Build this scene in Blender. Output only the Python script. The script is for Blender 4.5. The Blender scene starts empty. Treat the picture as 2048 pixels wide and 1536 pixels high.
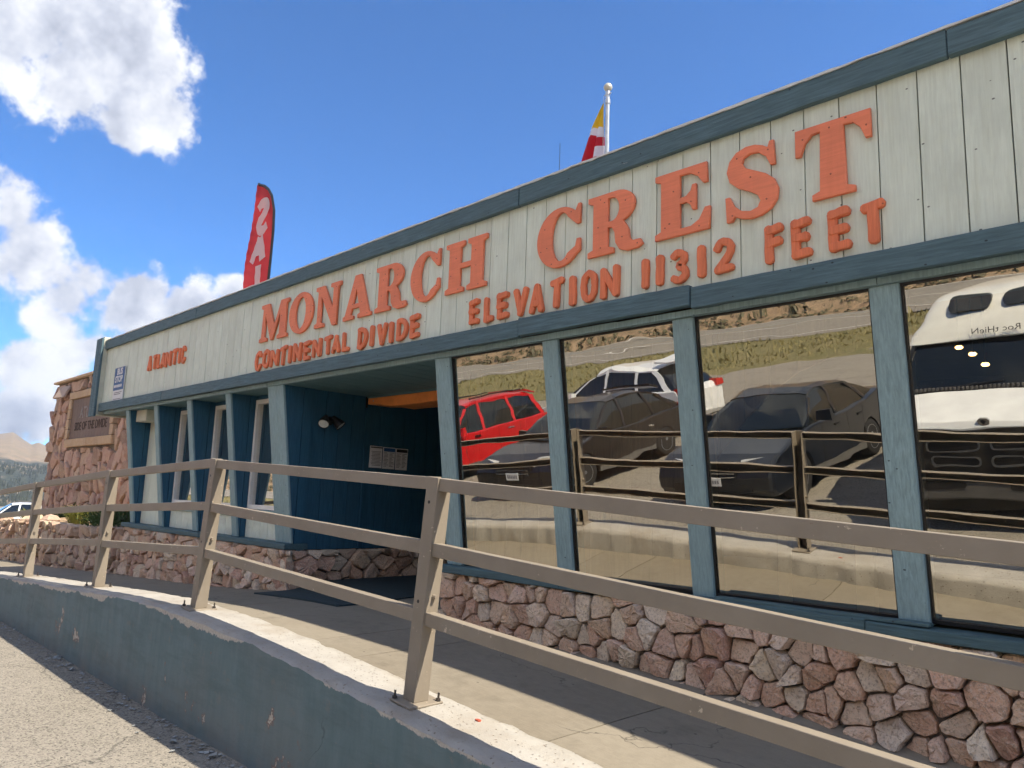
import bpy, math, random
from mathutils import Vector, Matrix
R_ = math.radians
C = bpy.context.scene.collection
SC = bpy.context.scene

# ------------------------------------------------------------------ camera
# coordinates: X along the shop front (right +), Y into the building, Z up, eye of the photographer at the origin
camd = bpy.data.cameras.new('camera')
cam = bpy.data.objects.new('camera', camd); C.objects.link(cam)
camd.sensor_fit = 'HORIZONTAL'; camd.sensor_width = 36; camd.lens = 26.367
camd.clip_start = 0.05; camd.clip_end = 30000
cam.matrix_world = Matrix(((0.70910968, 0.08262832, 0.70023997, 0), (0.7042339, -0.1321534, -0.6975601, 0),
                           (0.03490088, 0.98777935, -0.15190092, 0), (0, 0, 0, 1)))
SC.camera = cam

# ------------------------------------------------------------------ light
SUN = Vector((0.73, 0.21, 1.0)).normalized()
sund = bpy.data.lights.new('sun', 'SUN'); sun = bpy.data.objects.new('sun', sund); C.objects.link(sun)
sund.energy = 2.0; sund.angle = R_(0.53); sund.color = (1.0, 0.90, 0.73)
sun.rotation_euler = SUN.to_track_quat('Z', 'Y').to_euler(); sun.location = SUN * 60
SKY_STRENGTH = 0.054
EXPOSURE = 2.15
world = bpy.data.worlds.new('World'); SC.world = world; world.use_nodes = True
vs = SC.view_settings
vs.view_transform = 'Standard'; vs.look = 'None'; vs.exposure = EXPOSURE; vs.gamma = 1.0; vs.use_curve_mapping = False
cy = SC.cycles
cy.use_denoising = True; cy.denoiser = 'OPENIMAGEDENOISE'
cy.use_adaptive_sampling = True; cy.adaptive_threshold = 0.025; cy.use_light_tree = False
cy.max_bounces = 7; cy.diffuse_bounces = 3; cy.glossy_bounces = 3; cy.transparent_max_bounces = 12; cy.transmission_bounces = 4
cy.caustics_reflective = False; cy.caustics_refractive = False
cy.sample_clamp_indirect = 6.0


class G:
    """small node-tree helper"""
    def __init__(s, nt): s.nt = nt
    def new(s, t, ins=None, **kw):
        n = s.nt.nodes.new(t)
        for k, v in kw.items(): setattr(n, k, v)
        for k, v in (ins or {}).items():
            if v is None: continue
            sock = n.inputs[k]
            if isinstance(v, bpy.types.NodeSocket): s.nt.links.new(v, sock)
            else: sock.default_value = v
        return n
    def m(s, op, a, b=None, c=None, clamp=False):
        n = s.new('ShaderNodeMath', {0: a}, operation=op, use_clamp=clamp)
        for i, v in ((1, b), (2, c)):
            if v is None: continue
            if isinstance(v, bpy.types.NodeSocket): s.nt.links.new(v, n.inputs[i])
            else: n.inputs[i].default_value = v
        return n.outputs[0]
    def vm(s, op, a, b=None, scale=None):
        n = s.new('ShaderNodeVectorMath', {0: a}, operation=op)
        if b is not None:
            if isinstance(b, bpy.types.NodeSocket): s.nt.links.new(b, n.inputs[1])
            else: n.inputs[1].default_value = b
        if scale is not None: n.inputs['Scale'].default_value = scale
        return n.outputs['Value'] if op in ('LENGTH', 'DISTANCE', 'DOT_PRODUCT') else n.outputs[0]
    def noise(s, vec, scale, detail=4, rough=0.55, dist=0.0, color=False):
        n = s.new('ShaderNodeTexNoise', {'Vector': vec, 'Scale': scale, 'Detail': detail, 'Roughness': rough, 'Distortion': dist})
        return n.outputs['Color' if color else 'Fac']
    def vor(s, vec, scale, feature='F1', out='Distance', rnd=1.0):
        n = s.new('ShaderNodeTexVoronoi', {'Vector': vec, 'Scale': scale, 'Randomness': rnd}, feature=feature)
        return n.outputs[out]
    def ramp(s, fac, stops, interp='LINEAR'):
        n = s.new('ShaderNodeValToRGB', {'Fac': fac}); cr = n.color_ramp; cr.interpolation = interp
        while len(cr.elements) < len(stops): cr.elements.new(0.5)
        for e, (p, c) in zip(cr.elements, stops):
            e.position = p
            e.color = (c, c, c, 1) if isinstance(c, (int, float)) else (c[0], c[1], c[2], 1)
        return n.outputs[0]
    def rng(s, v, a, b, c=0.0, d=1.0, smooth=False):
        n = s.new('ShaderNodeMapRange', {'Value': v, 'From Min': a, 'From Max': b, 'To Min': c, 'To Max': d})
        if smooth: n.interpolation_type = 'SMOOTHSTEP'
        return n.outputs[0]
    def mix(s, f, a, b, blend='MIX'):
        n = s.new('ShaderNodeMix', data_type='RGBA', blend_type=blend)
        for i, v in ((0, f), (6, a), (7, b)):
            if isinstance(v, bpy.types.NodeSocket): s.nt.links.new(v, n.inputs[i])
            elif isinstance(v, (int, float)): n.inputs[i].default_value = v if i == 0 else (v, v, v, 1)
            else: n.inputs[i].default_value = (v[0], v[1], v[2], 1)
        return n.outputs[2]
    def map(s, vec, scale=(1, 1, 1), loc=(0, 0, 0), rot=(0, 0, 0)):
        return s.new('ShaderNodeMapping', {'Vector': vec, 'Scale': scale, 'Location': loc, 'Rotation': rot}).outputs[0]
    def bump(s, h, strength=0.3, dist=0.01, normal=None):
        return s.new('ShaderNodeBump', {'Height': h, 'Strength': strength, 'Distance': dist, 'Normal': normal}).outputs[0]


# ------------------------------------------------------------------ sky with cumulus clouds
def build_world():
    nt = world.node_tree; nt.nodes.clear(); g = G(nt)
    out = g.new('ShaderNodeOutputWorld')
    sky = g.new('ShaderNodeTexSky', sky_type='NISHITA')
    sky.sun_disc = False
    sky.sun_elevation = math.asin(SUN.z); sky.sun_rotation = math.atan2(SUN.x, SUN.y)
    sky.altitude = 3400; sky.air_density = 1.0; sky.dust_density = 0.6; sky.ozone_density = 1.6
    d = g.new('ShaderNodeTexCoord').outputs['Generated']
    big = CLOUDS; small = WISPS
    w = g.noise(d, 16, 2, 0.6, color=True)
    wv = g.vm('ADD', d, g.vm('SCALE', g.vm('SUBTRACT', w, (0.5, 0.5, 0.5)), scale=0.05))
    acc = None
    for (x, y, z, r) in big:
        v = g.m('MULTIPLY_ADD', g.vm('DISTANCE', wv, (x, y, z)), -1.0 / r, 1.0)
        acc = v if acc is None else g.m('SMOOTH_MAX', acc, v, 0.12)
    for (x, y, z, r) in small:
        v = g.m('MULTIPLY_ADD', g.vm('DISTANCE', wv, (x, y, z)), -0.55 / r, 0.30)
        acc = g.m('MAXIMUM', acc, v)
    # sky out of view: cloud cover thickened to brighten the shade, fewer to the north-east
    gen = g.m('MULTIPLY', g.m('SUBTRACT', g.noise(d, 2.3, 1, 0.5), 0.40), 3.0)
    gen = g.m('ADD', gen, g.rng(g.vm('DISTANCE', d, (-0.585, 0.745, 0.32)), 0.60, 1.05, -1.2, 0.0))
    acc = g.m('MAXIMUM', acc, gen)
    f = g.noise(d, 11, 8, 0.66)
    fs = g.noise(g.vm('ADD', d, (0.022, 0.016, 0.034)), 11, 4, 0.60)
    a = g.m('ADD', acc, g.m('MULTIPLY', g.m('SUBTRACT', f, 0.53), 2.3))
    mask = g.rng(a, 0.02, 0.42, 0, 1, True)
    lit = g.m('ADD', g.m('MULTIPLY', g.m('SUBTRACT', f, fs), 2.3), 0.58)
    core = g.rng(a, 0.25, 1.3, 0.16, -0.22)
    lit = g.m('ADD', lit, core, clamp=True)
    k = 1.0 / SKY_STRENGTH
    lo, mid, hi = (0.100, 0.109, 0.134), (0.166, 0.176, 0.202), (0.255, 0.258, 0.266)
    col = g.ramp(lit, [(0.05, lo), (0.5, mid), (0.95, hi)])
    col = g.vm('SCALE', col, scale=k)
    skyc = g.mix(1.0, sky.outputs[0], SKY_TINT, 'MULTIPLY')
    zz = g.new('ShaderNodeSeparateXYZ', {0: d}).outputs[2]
    mask = g.m('MULTIPLY', mask, g.rng(zz, -0.02, 0.03))
    c = g.mix(mask, skyc, col)
    bg = g.new('ShaderNodeBackground', {'Color': c, 'Strength': SKY_STRENGTH})
    nt.links.new(bg.outputs[0], out.inputs[0])

SKY_TINT = (0.44, 0.80, 1.14)
CLOUDS = [(-0.8733, 0.1428, 0.4658, 0.1150), (-0.8528, 0.1968, 0.4837, 0.1000), (-0.8514, 0.2502, 0.4610, 0.0750), (-0.8639, 0.2812, 0.4180, 0.0500), (-0.8788, 0.2549, 0.4035, 0.0450), (-0.8786, 0.1895, 0.4384, 0.0700), (-0.9431, 0.1596, 0.2919, 0.0550), (-0.9518, 0.1859, 0.2440, 0.0750), (-0.9475, 0.2325, 0.2194, 0.0650), (-0.9339, 0.2883, 0.2113, 0.0550), (-0.9120, 0.3497, 0.2145, 0.0450), (-0.8904, 0.3880, 0.2382, 0.0300), (-0.9572, 0.2237, 0.1838, 0.0600), (-0.9699, 0.2025, 0.1355, 0.0450), (-0.9593, 0.2381, 0.1516, 0.0400), (-0.9519, 0.2612, 0.1605, 0.0250), (-0.9757, 0.2060, 0.0741, 0.0400)]
WISPS = [(-0.7727, 0.3378, 0.5374, 0.0300), (-0.9070, 0.1665, 0.3868, 0.0300), (-0.8951, 0.2089, 0.3938, 0.0250), (-0.9201, 0.2614, 0.2918, 0.0150), (-0.9148, 0.1438, 0.3775, 0.0250)]
build_world()
world.cycles.sampling_method = 'MANUAL'; world.cycles.sample_map_resolution = 512

# ------------------------------------------------------------------ mesh and object helpers
OFF = {}
def lerp(a, b, t): return a + (b - a) * t
def interp(x, xs, ys):
    if x <= xs[0]: return ys[0] + (x - xs[0]) * (ys[1] - ys[0]) / (xs[1] - xs[0])
    for i in range(len(xs) - 1):
        if x <= xs[i + 1]: return lerp(ys[i], ys[i + 1], (x - xs[i]) / (xs[i + 1] - xs[i]))
    return ys[-1] + (x - xs[-1]) * (ys[-1] - ys[-2]) / (xs[-1] - xs[-2])

class MB:
    def __init__(s): s.v = []; s.f = []; s.uv = None
    def add(s, vs, fs):
        o = len(s.v); s.v += [tuple(p) for p in vs]; s.f += [tuple(i + o for i in f) for f in fs]; return s
    def hexa(s, p):   # 8 corners: bottom ring 0-3, top ring 4-7
        return s.add(p, [(3, 2, 1, 0), (4, 5, 6, 7), (0, 1, 5, 4), (1, 2, 6, 5), (2, 3, 7, 6), (3, 0, 4, 7)])
    def box(s, x0, x1, y0, y1, z0, z1):
        return s.hexa([(x0, y0, z0), (x1, y0, z0), (x1, y1, z0), (x0, y1, z0), (x0, y0, z1), (x1, y0, z1), (x1, y1, z1), (x0, y1, z1)])
    def prism(s, pts, a, b, axis='x'):   # polygon extruded along an axis
        n = len(pts)
        def P(p, t): return (t, p[0], p[1]) if axis == 'x' else ((p[0], t, p[1]) if axis == 'y' else (p[0], p[1], t))
        return s.add([P(p, a) for p in pts] + [P(p, b) for p in pts],
                     [tuple(range(n))[::-1], tuple(range(n, 2 * n))] + [(i, (i + 1) % n, n + (i + 1) % n, n + i) for i in range(n)])
    def tube(s, p0, p1, r0, r1=None, n=10, caps=True):
        r1 = r0 if r1 is None else r1
        p0, p1 = Vector(p0), Vector(p1); ax = (p1 - p0).normalized()
        u = ax.orthogonal().normalized(); w = ax.cross(u)
        vs = []
        for p, r in ((p0, r0), (p1, r1)):
            vs += [p + (u * math.cos(2 * math.pi * i / n) + w * math.sin(2 * math.pi * i / n)) * r for i in range(n)]
        fs = [(i, (i + 1) % n, n + (i + 1) % n, n + i) for i in range(n)]
        if caps: fs += [tuple(range(n))[::-1], tuple(range(n, 2 * n))]
        return s.add(vs, fs)
    def lathe(s, prof, n=20, M=None, close=True):   # prof (r,z) about z
        M = M or Matrix.Identity(4); vs = []
        for r, z in prof: vs += [M @ Vector((r * math.cos(2 * math.pi * i / n), r * math.sin(2 * math.pi * i / n), z)) for i in range(n)]
        fs = []
        for k in range(len(prof) - 1):
            fs += [(k * n + i, k * n + (i + 1) % n, (k + 1) * n + (i + 1) % n, (k + 1) * n + i) for i in range(n)]
        if close: fs += [tuple(range(n))[::-1], tuple((len(prof) - 1) * n + i for i in range(n))]
        return s.add(vs, fs)
    def loft(s, rings, caps=True, closed=True):
        n = len(rings[0]); vs = [p for r in rings for p in r]; fs = []
        m = n if closed else n - 1
        for k in range(len(rings) - 1):
            fs += [(k * n + i, k * n + (i + 1) % n, (k + 1) * n + (i + 1) % n, (k + 1) * n + i) for i in range(m)]
        if caps: fs += [tuple(range(n))[::-1], tuple((len(rings) - 1) * n + i for i in range(n))]
        return s.add(vs, fs)
    def grid(s, nu, nv, fn):
        vs = [fn(i / nu, j / nv) for j in range(nv + 1) for i in range(nu + 1)]
        fs = [(j * (nu + 1) + i, j * (nu + 1) + i + 1, (j + 1) * (nu + 1) + i + 1, (j + 1) * (nu + 1) + i) for j in range(nv) for i in range(nu)]
        return s.add(vs, fs)
    def mesh(s, name, m=None, smooth=False):
        me = bpy.data.meshes.new(name); me.from_pydata(s.v, [], s.f); me.update()
        if m: me.materials.append(m)
        if smooth:
            me.polygons.foreach_set('use_smooth', [True] * len(me.polygons))
        if s.uv:
            ul = me.uv_layers.new(name='UVMap')
            for l in me.loops: ul.data[l.index].uv = s.uv[l.vertex_index]
        return me

def fix_normals(me):
    import bmesh
    b = bmesh.new(); b.from_mesh(me); bmesh.ops.recalc_face_normals(b, faces=b.faces); b.to_mesh(me); b.free()

def link(name, data, parent=None):
    o = bpy.data.objects.new(name, data); C.objects.link(o)
    if parent is not None:
        o.parent = parent
        if parent.name in OFF: o.matrix_parent_inverse = Matrix.Translation(-OFF[parent.name])
    return o
def obj(name, mb, m, parent=None, smooth=False, fix=False):
    me = mb.mesh(name, m, smooth)
    if fix: fix_normals(me)
    return link(name, me, parent)
def bevel(o, w=0.004, seg=1):
    md = o.modifiers.new('edge', 'BEVEL'); md.width = w; md.segments = seg; md.limit_method = 'ANGLE'; md.angle_limit = R_(40)
    return o
def tag(o, label, cat, group=None):
    o['label'] = label; o['category'] = cat
    if group: o['group'] = group
    return o
def thing(name, label, cat, loc=(0, 0, 0), group=None):
    o = bpy.data.objects.new(name, None); C.objects.link(o); o.location = loc; o.empty_display_size = 0.2
    OFF[o.name] = Vector(loc)
    return tag(o, label, cat, group)
def local_thing(name, label, cat, loc, rotz=0, group=None):     # children are built in local coordinates
    o = bpy.data.objects.new(name, None); C.objects.link(o); o.location = loc; o.rotation_euler = (0, 0, rotz)
    return tag(o, label, cat, group)
def structure(o): o['kind'] = 'structure'; return o
def stuff(o): o['kind'] = 'stuff'; return o
def setting(name): o = bpy.data.objects.new(name, None); C.objects.link(o); OFF[name] = Vector((0, 0, 0)); return structure(o)

def text_mesh(body, size, thick=0.0, bold=0.0, align='CENTER'):
    cu = bpy.data.curves.new('text', 'FONT'); cu.body = body; cu.size = size; cu.extrude = thick; cu.offset = bold
    cu.align_x = align; cu.align_y = 'CENTER'; cu.resolution_u = 3
    o = bpy.data.objects.new('text', cu); C.objects.link(o)
    me = bpy.data.meshes.new_from_object(o)
    bpy.data.objects.remove(o); bpy.data.curves.remove(cu)
    return me
def text_obj(body, size, M, m, parent, name='lettering', bold=0.0, sx=1.0, thick=0.0006):
    me = text_mesh(body, size, thick, bold)
    me.transform(M @ Matrix.Diagonal((sx, 1, 1, 1)))
    me.materials.clear(); me.materials.append(m); me.name = name
    return link(name, me, parent)

# ------------------------------------------------------------------ materials
def newmat(name):
    m = bpy.data.materials.new(name); m.use_nodes = True
    g = G(m.node_tree); b = m.node_tree.nodes['Principled BSDF']
    return m, g, b
def setin(g, b, **kw):
    for k, v in kw.items():
        s = b.inputs[k.replace('_', ' ')]
        if isinstance(v, bpy.types.NodeSocket): g.nt.links.new(v, s)
        elif isinstance(v, (tuple, list)): s.default_value = (*v, 1) if len(v) == 3 else v
        else: s.default_value = v
def ocoord(g, jitter=True):
    v = g.new('ShaderNodeTexCoord').outputs['Object']
    if jitter:
        r = g.new('ShaderNodeObjectInfo').outputs['Random']
        v = g.vm('ADD', v, g.new('ShaderNodeCombineXYZ', {0: g.m('MULTIPLY', r, 37.0), 1: g.m('MULTIPLY', r, 91.0), 2: g.m('MULTIPLY', r, 53.0)}).outputs[0])
    return v
def orand(g): return g.new('ShaderNodeObjectInfo').outputs['Random']

def plain(name, col, rough=0.6, metal=0.0, spec=0.5, var=0.12, nscale=6, bump=0.0, coat=0.0):
    m, g, b = newmat(name); v = ocoord(g)
    n = g.noise(v, nscale, 5, 0.6)
    c = g.mix(g.rng(n, 0.3, 0.7), [x * (1 - var) for x in col], [min(1, x * (1 + var)) for x in col])
    setin(g, b, Base_Color=c, Roughness=rough, Metallic=metal)
    b.inputs['Specular IOR Level'].default_value = spec; b.inputs['Coat Weight'].default_value = coat
    if bump: setin(g, b, Normal=g.bump(g.noise(v, nscale * 14, 3), bump, 0.004))
    return m

def painted_wood(name, col, grain='x', chip=0.0, chipcol=(0.45, 0.44, 0.40), wear=0.25, rough=0.62, bumpk=0.5, dirt=0.0):
    """paint over rough sawn timber; grain runs along one axis"""
    m, g, b = newmat(name); v = ocoord(g)
    sc = {'x': (0.9, 14, 14), 'z': (14, 14, 0.9), 'y': (14, 0.9, 14)}[grain]
    gv = g.map(v, sc)
    gr = g.noise(gv, 5, 6, 0.62, 0.4); fine = g.noise(gv, 22, 3, 0.6)
    blot = g.noise(v, 2.3, 5, 0.6)
    dk = [x * (1 - wear) for x in col]; lt = [min(1, x * (1 + wear * 0.8) + 0.012) for x in col]
    c = g.mix(g.rng(gr, 0.32, 0.68), dk, lt)
    c = g.mix(g.m('MULTIPLY', g.rng(blot, 0.42, 0.75), 0.5), c, [x * 0.62 + 0.03 for x in col])
    r = orand(g)
    c = g.mix(g.m('MULTIPLY', r, 0.28), c, [x * 0.78 for x in col])
    if dirt:
        st = g.noise(g.map(v, (9, 9, 0.5)), 2.0, 5, 0.65)
        c = g.mix(g.m('MULTIPLY', g.rng(st, 0.5, 0.8), dirt), c, (col[0] * 0.62, col[1] * 0.6, col[2] * 0.5))
    h = g.m('ADD', gr, g.m('MULTIPLY', fine, 0.35))
    if chip:
        ch = g.noise(g.map(v, [k * 0.45 for k in sc]), 9, 6, 0.72)
        f = g.rng(ch, 0.80 - chip, 0.82 - chip)
        c = g.mix(f, c, chipcol); h = g.m('SUBTRACT', h, g.m('MULTIPLY', f, 0.5))
        nail = g.rng(g.vor(g.map(v, (7, 7, 11)), 1.0), 0.045, 0.06, 1, 0)
        c = g.mix(g.m('MULTIPLY', nail, 0.8), c, (0.012, 0.014, 0.016))
    setin(g, b, Base_Color=c, Roughness=rough, Normal=g.bump(h, bumpk, 0.006))
    b.inputs['Specular IOR Level'].default_value = 0.35
    return m

def stone_mat(name, stops, speck=0.5):
    m, g, b = newmat(name); v = ocoord(g); r = orand(g)
    c = g.ramp(r, stops)
    n1 = g.noise(v, 9, 6, 0.65); n2 = g.noise(v, 62, 3, 0.75); n3 = g.noise(v, 3.2, 3, 0.5)
    c = g.mix(g.rng(n3, 0.4, 0.75, 0, 0.3), c, (0.42, 0.25, 0.19))
    c = g.mix(g.rng(n1, 0.45, 0.75, 0, 0.5), c, (0.66, 0.55, 0.42))
    c = g.mix(g.rng(n2, 0.50, 0.64, 0, speck * 1.3), c, (0.24, 0.175, 0.14))
    c = g.mix(g.rng(g.noise(v, 85, 2, 0.6), 0.56, 0.66, 0, speck * 0.9), c, (0.68, 0.61, 0.53))
    h = g.m('ADD', g.m('MULTIPLY', n1, 1.0), g.m('MULTIPLY', n2, 0.22))
    setin(g, b, Base_Color=c, Roughness=0.88, Normal=g.bump(h, 0.9, 0.03))
    b.inputs['Specular IOR Level'].default_value = 0.25
    return m

M = {}
SLATE = (0.058, 0.112, 0.142)
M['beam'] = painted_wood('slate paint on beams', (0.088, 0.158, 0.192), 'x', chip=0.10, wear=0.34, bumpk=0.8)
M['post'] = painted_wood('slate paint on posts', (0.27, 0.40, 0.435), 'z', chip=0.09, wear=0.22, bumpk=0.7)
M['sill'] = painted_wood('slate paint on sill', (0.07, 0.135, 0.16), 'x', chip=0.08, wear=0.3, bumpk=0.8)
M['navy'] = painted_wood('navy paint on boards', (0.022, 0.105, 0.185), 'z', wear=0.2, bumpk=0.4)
M['soffit'] = painted_wood('slate paint on soffit', (0.12, 0.225, 0.25), 'y', wear=0.2, bumpk=0.4)
M['sage'] = painted_wood('sage paint on siding', (0.74, 0.815, 0.715), 'z', chip=0.025, chipcol=(0.30, 0.25, 0.19), wear=0.09, bumpk=0.45, dirt=0.35)
M['groove'] = plain('dark groove', (0.10, 0.115, 0.10), 0.9)
M['orange'] = painted_wood('coral paint on letters', (0.92, 0.265, 0.14), 'x', chip=0.001, wear=0.08, bumpk=0.2, dirt=0.25)
M['orange2'] = painted_wood('coral paint on carved letters', (0.90, 0.235, 0.105), 'z', chip=0.03, chipcol=(0.2, 0.05, 0.03), wear=0.22, bumpk=0.9)
M['header'] = plain('orange painted header', (0.92, 0.30, 0.075), 0.5)
M['white'] = plain('white window frame', (0.88, 0.88, 0.86), 0.5, var=0.05)
M['cream'] = plain('cream painted panel', (0.55, 0.55, 0.45), 0.6)
M['rail'] = None
M['dark'] = plain('dark interior', (0.022, 0.020, 0.018), 0.8)
M['room'] = plain('brown interior wall', (0.09, 0.062, 0.042), 0.8)
M['metal'] = plain('galvanised metal', (0.55, 0.56, 0.57), 0.35, 0.9, var=0.15, nscale=12)
M['steel'] = plain('dark bolt steel', (0.09, 0.08, 0.075), 0.5, 0.6)
M['black'] = plain('black plastic', (0.012, 0.012, 0.013), 0.45)
M['rubber'] = plain('black rubber', (0.016, 0.016, 0.017), 0.85, var=0.3)
M['paper'] = plain('white paper', (0.88, 0.88, 0.89), 0.7, var=0.03)
M['ink'] = plain('dark ink', (0.03, 0.03, 0.035), 0.8)
M['inkgrey'] = plain('grey ink', (0.22, 0.22, 0.24), 0.8)
M['blue'] = plain('blue print', (0.035, 0.115, 0.30), 0.5)
M['signwhite'] = plain('white print', (0.72, 0.73, 0.75), 0.5, var=0.03)
M['roof'] = plain('grey roofing', (0.22, 0.21, 0.20), 0.9)
M['flash'] = plain('pale roof edge', (0.62, 0.62, 0.58), 0.5, 0.2)  # pale colour stands in for sunlight along the roofing edge
M['mortar'] = plain('grey mortar', (0.22, 0.19, 0.165), 0.95, var=0.3, nscale=18, bump=0.6)
M['mortar2'] = plain('dark mortar', (0.20, 0.165, 0.14), 0.95, var=0.3, nscale=18, bump=0.6)
M['stone'] = stone_mat('granite rubble', [(0.0, (0.62, 0.38, 0.27)), (0.16, (0.68, 0.44, 0.31)), (0.32, (0.74, 0.54, 0.38)), (0.48, (0.70, 0.48, 0.38)), (0.62, (0.78, 0.65, 0.49)), (0.76, (0.74, 0.63, 0.52)), (0.88, (0.68, 0.43, 0.31)), (1.0, (0.54, 0.31, 0.24))])
M['stone2'] = stone_mat('split red stone', [(0.0, (0.38, 0.22, 0.18)), (0.25, (0.52, 0.32, 0.26)), (0.5, (0.62, 0.40, 0.32)), (0.7, (0.56, 0.38, 0.29)), (0.85, (0.25, 0.16, 0.145)), (1.0, (0.60, 0.43, 0.32))], 0.25)
M['capstone'] = stone_mat('tan cut stone', [(0.0, (0.55, 0.38, 0.24)), (0.5, (0.60, 0.43, 0.28)), (1.0, (0.52, 0.36, 0.23))], 0.2)

def mat_rail():
    m, g, b = newmat('brown grey steel paint'); v = ocoord(g)
    n = g.noise(v, 5, 5, 0.6); ch = g.noise(v, 26, 7, 0.72); ch2 = g.noise(v, 3.1, 2, 0.5)
    c = g.mix(g.rng(n, 0.3, 0.7), (0.235, 0.20, 0.158), (0.28, 0.242, 0.195))
    f = g.m('MULTIPLY', g.rng(ch, 0.635, 0.65), g.rng(ch2, 0.46, 0.54))
    c = g.mix(f, c, (0.52, 0.44, 0.34))
    f2 = g.m('MULTIPLY', g.rng(g.noise(v, 40, 5, 0.7), 0.69, 0.71), 0.8)
    c = g.mix(f2, c, (0.16, 0.075, 0.04))
    setin(g, b, Base_Color=c, Roughness=0.5, Normal=g.bump(g.m('SUBTRACT', g.noise(v, 60, 3), g.m('MULTIPLY', f, 0.6)), 0.25, 0.003))
    b.inputs['Specular IOR Level'].default_value = 0.4
    return m
M['rail'] = mat_rail()

def mat_glass(name, refl, tint, rtint=(0.95, 0.91, 0.82), wav=0.02):
    m, g, b = newmat(name); nt = m.node_tree; nt.nodes.remove(b)
    out = [n for n in nt.nodes if n.type == 'OUTPUT_MATERIAL'][0]
    v = ocoord(g)
    h = g.noise(g.map(v, (0.9, 1, 2.6)), 1.6, 2, 0.4)
    nrm = g.bump(h, wav, 0.05)
    gl = g.new('ShaderNodeBsdfGlossy', {'Color': (*rtint, 1), 'Roughness': 0.004, 'Normal': nrm})
    tr = g.new('ShaderNodeBsdfTransparent', {'Color': (*tint, 1)})
    fr = g.new('ShaderNodeLayerWeight', {'Blend': 0.25}).outputs['Fresnel']
    f = g.m('ADD', g.m('MULTIPLY', fr, 0.55), refl, clamp=True)
    mx = g.new('ShaderNodeMixShader', {0: f, 1: tr.outputs[0], 2: gl.outputs[0]})
    # thin film of dust and smears
    du = g.m('MULTIPLY', g.rng(g.noise(g.map(v, (1.2, 1, 0.5)), 5, 6, 0.7), 0.42, 0.75), 0.025)
    df = g.new('ShaderNodeBsdfDiffuse', {'Color': (0.55, 0.52, 0.46, 1)})
    mx2 = g.new('ShaderNodeMixShader', {0: g.m('ADD', du, 0.008), 1: mx.outputs[0], 2: df.outputs[0]})
    nt.links.new(mx2.outputs[0], out.inputs[0])
    return m
M['glass'] = mat_glass('tinted shop glass', 0.50, (0.66, 0.58, 0.47), wav=0.02)
M['glass2'] = mat_glass('clear window glass', 0.75, (0.6, 0.6, 0.55), (0.98, 0.95, 0.9), 0.01)

def mat_wood(name, a, bcol, grain):
    m, g, b = newmat(name); v = ocoord(g)
    sc = {'z': (10, 10, 0.7), 'x': (0.7, 10, 10)}[grain]
    n = g.noise(g.map(v, sc), 4, 6, 0.6, 0.8)
    c = g.mix(g.rng(n, 0.3, 0.72), a, bcol)
    kn = g.vor(g.map(v, (5, 5, 1.4)), 1.0)
    c = g.mix(g.rng(kn, 0.06, 0.13, 0.85, 0), c, [x * 0.25 for x in a])
    c = g.mix(g.m('MULTIPLY', orand(g), 0.3), c, [x * 0.6 for x in a])
    setin(g, b, Base_Color=c, Roughness=0.6)
    return m
M['pine'] = mat_wood('knotty pine boards', (0.26, 0.15, 0.075), (0.40, 0.25, 0.13), 'z')

def mat_concrete(name, col, col2, sweep=True, scale=1.0):
    m, g, b = newmat(name); v = ocoord(g, False); r = orand(g)
    n = g.noise(v, 1.3, 6, 0.6); n2 = g.noise(v, 180, 2, 0.6); n3 = g.noise(g.map(v, (2, 22, 2)), 4, 4, 0.6)
    n4 = g.noise(v, 14, 6, 0.7)
    c = g.mix(g.rng(n, 0.3, 0.7), col, col2)
    c = g.mix(g.rng(n4, 0.45, 0.75, 0, 0.45), c, [x * 0.72 for x in col])
    c = g.mix(g.rng(n2, 0.55, 0.75, 0, 0.5), c, [x * 0.6 for x in col])
    c = g.mix(g.rng(n3, 0.5, 0.75, 0, 0.25), c, [min(1, x * 1.35) for x in col2])
    c = g.mix(g.m('MULTIPLY', r, 0.22), c, [x * 1.25 for x in col2])
    ck = g.vor(g.vm('ADD', g.vm('SCALE', v, scale=0.35), g.vm('SCALE', g.noise(v, 1.8, 5, color=True), scale=0.35)), 1.0, 'DISTANCE_TO_EDGE')
    c = g.mix(g.m('MULTIPLY', g.rng(ck, 0.0, 0.0035, 0.8, 0), g.rng(n, 0.45, 0.52)), c, (0.06, 0.055, 0.05))
    stn = g.noise(v, 3.3, 5, 0.7)
    c = g.mix(g.rng(stn, 0.55, 0.75, 0, 0.4), c, [x * 0.55 for x in col])
    sp = g.rng(g.vor(v, 5.0), 0.035, 0.05, 1, 0)
    c = g.mix(g.m('MULTIPLY', sp, 0.7), c, (0.035, 0.035, 0.035))
    h = g.m('ADD', g.m('MULTIPLY', n2, 0.6), g.m('ADD', n4, n3))
    setin(g, b, Base_Color=c, Roughness=0.9, Normal=g.bump(h, 0.35, 0.006))
    b.inputs['Specular IOR Level'].default_value = 0.2
    return m
M['concrete'] = mat_concrete('broom finished concrete', (0.21, 0.182, 0.142), (0.25, 0.222, 0.178))

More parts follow.
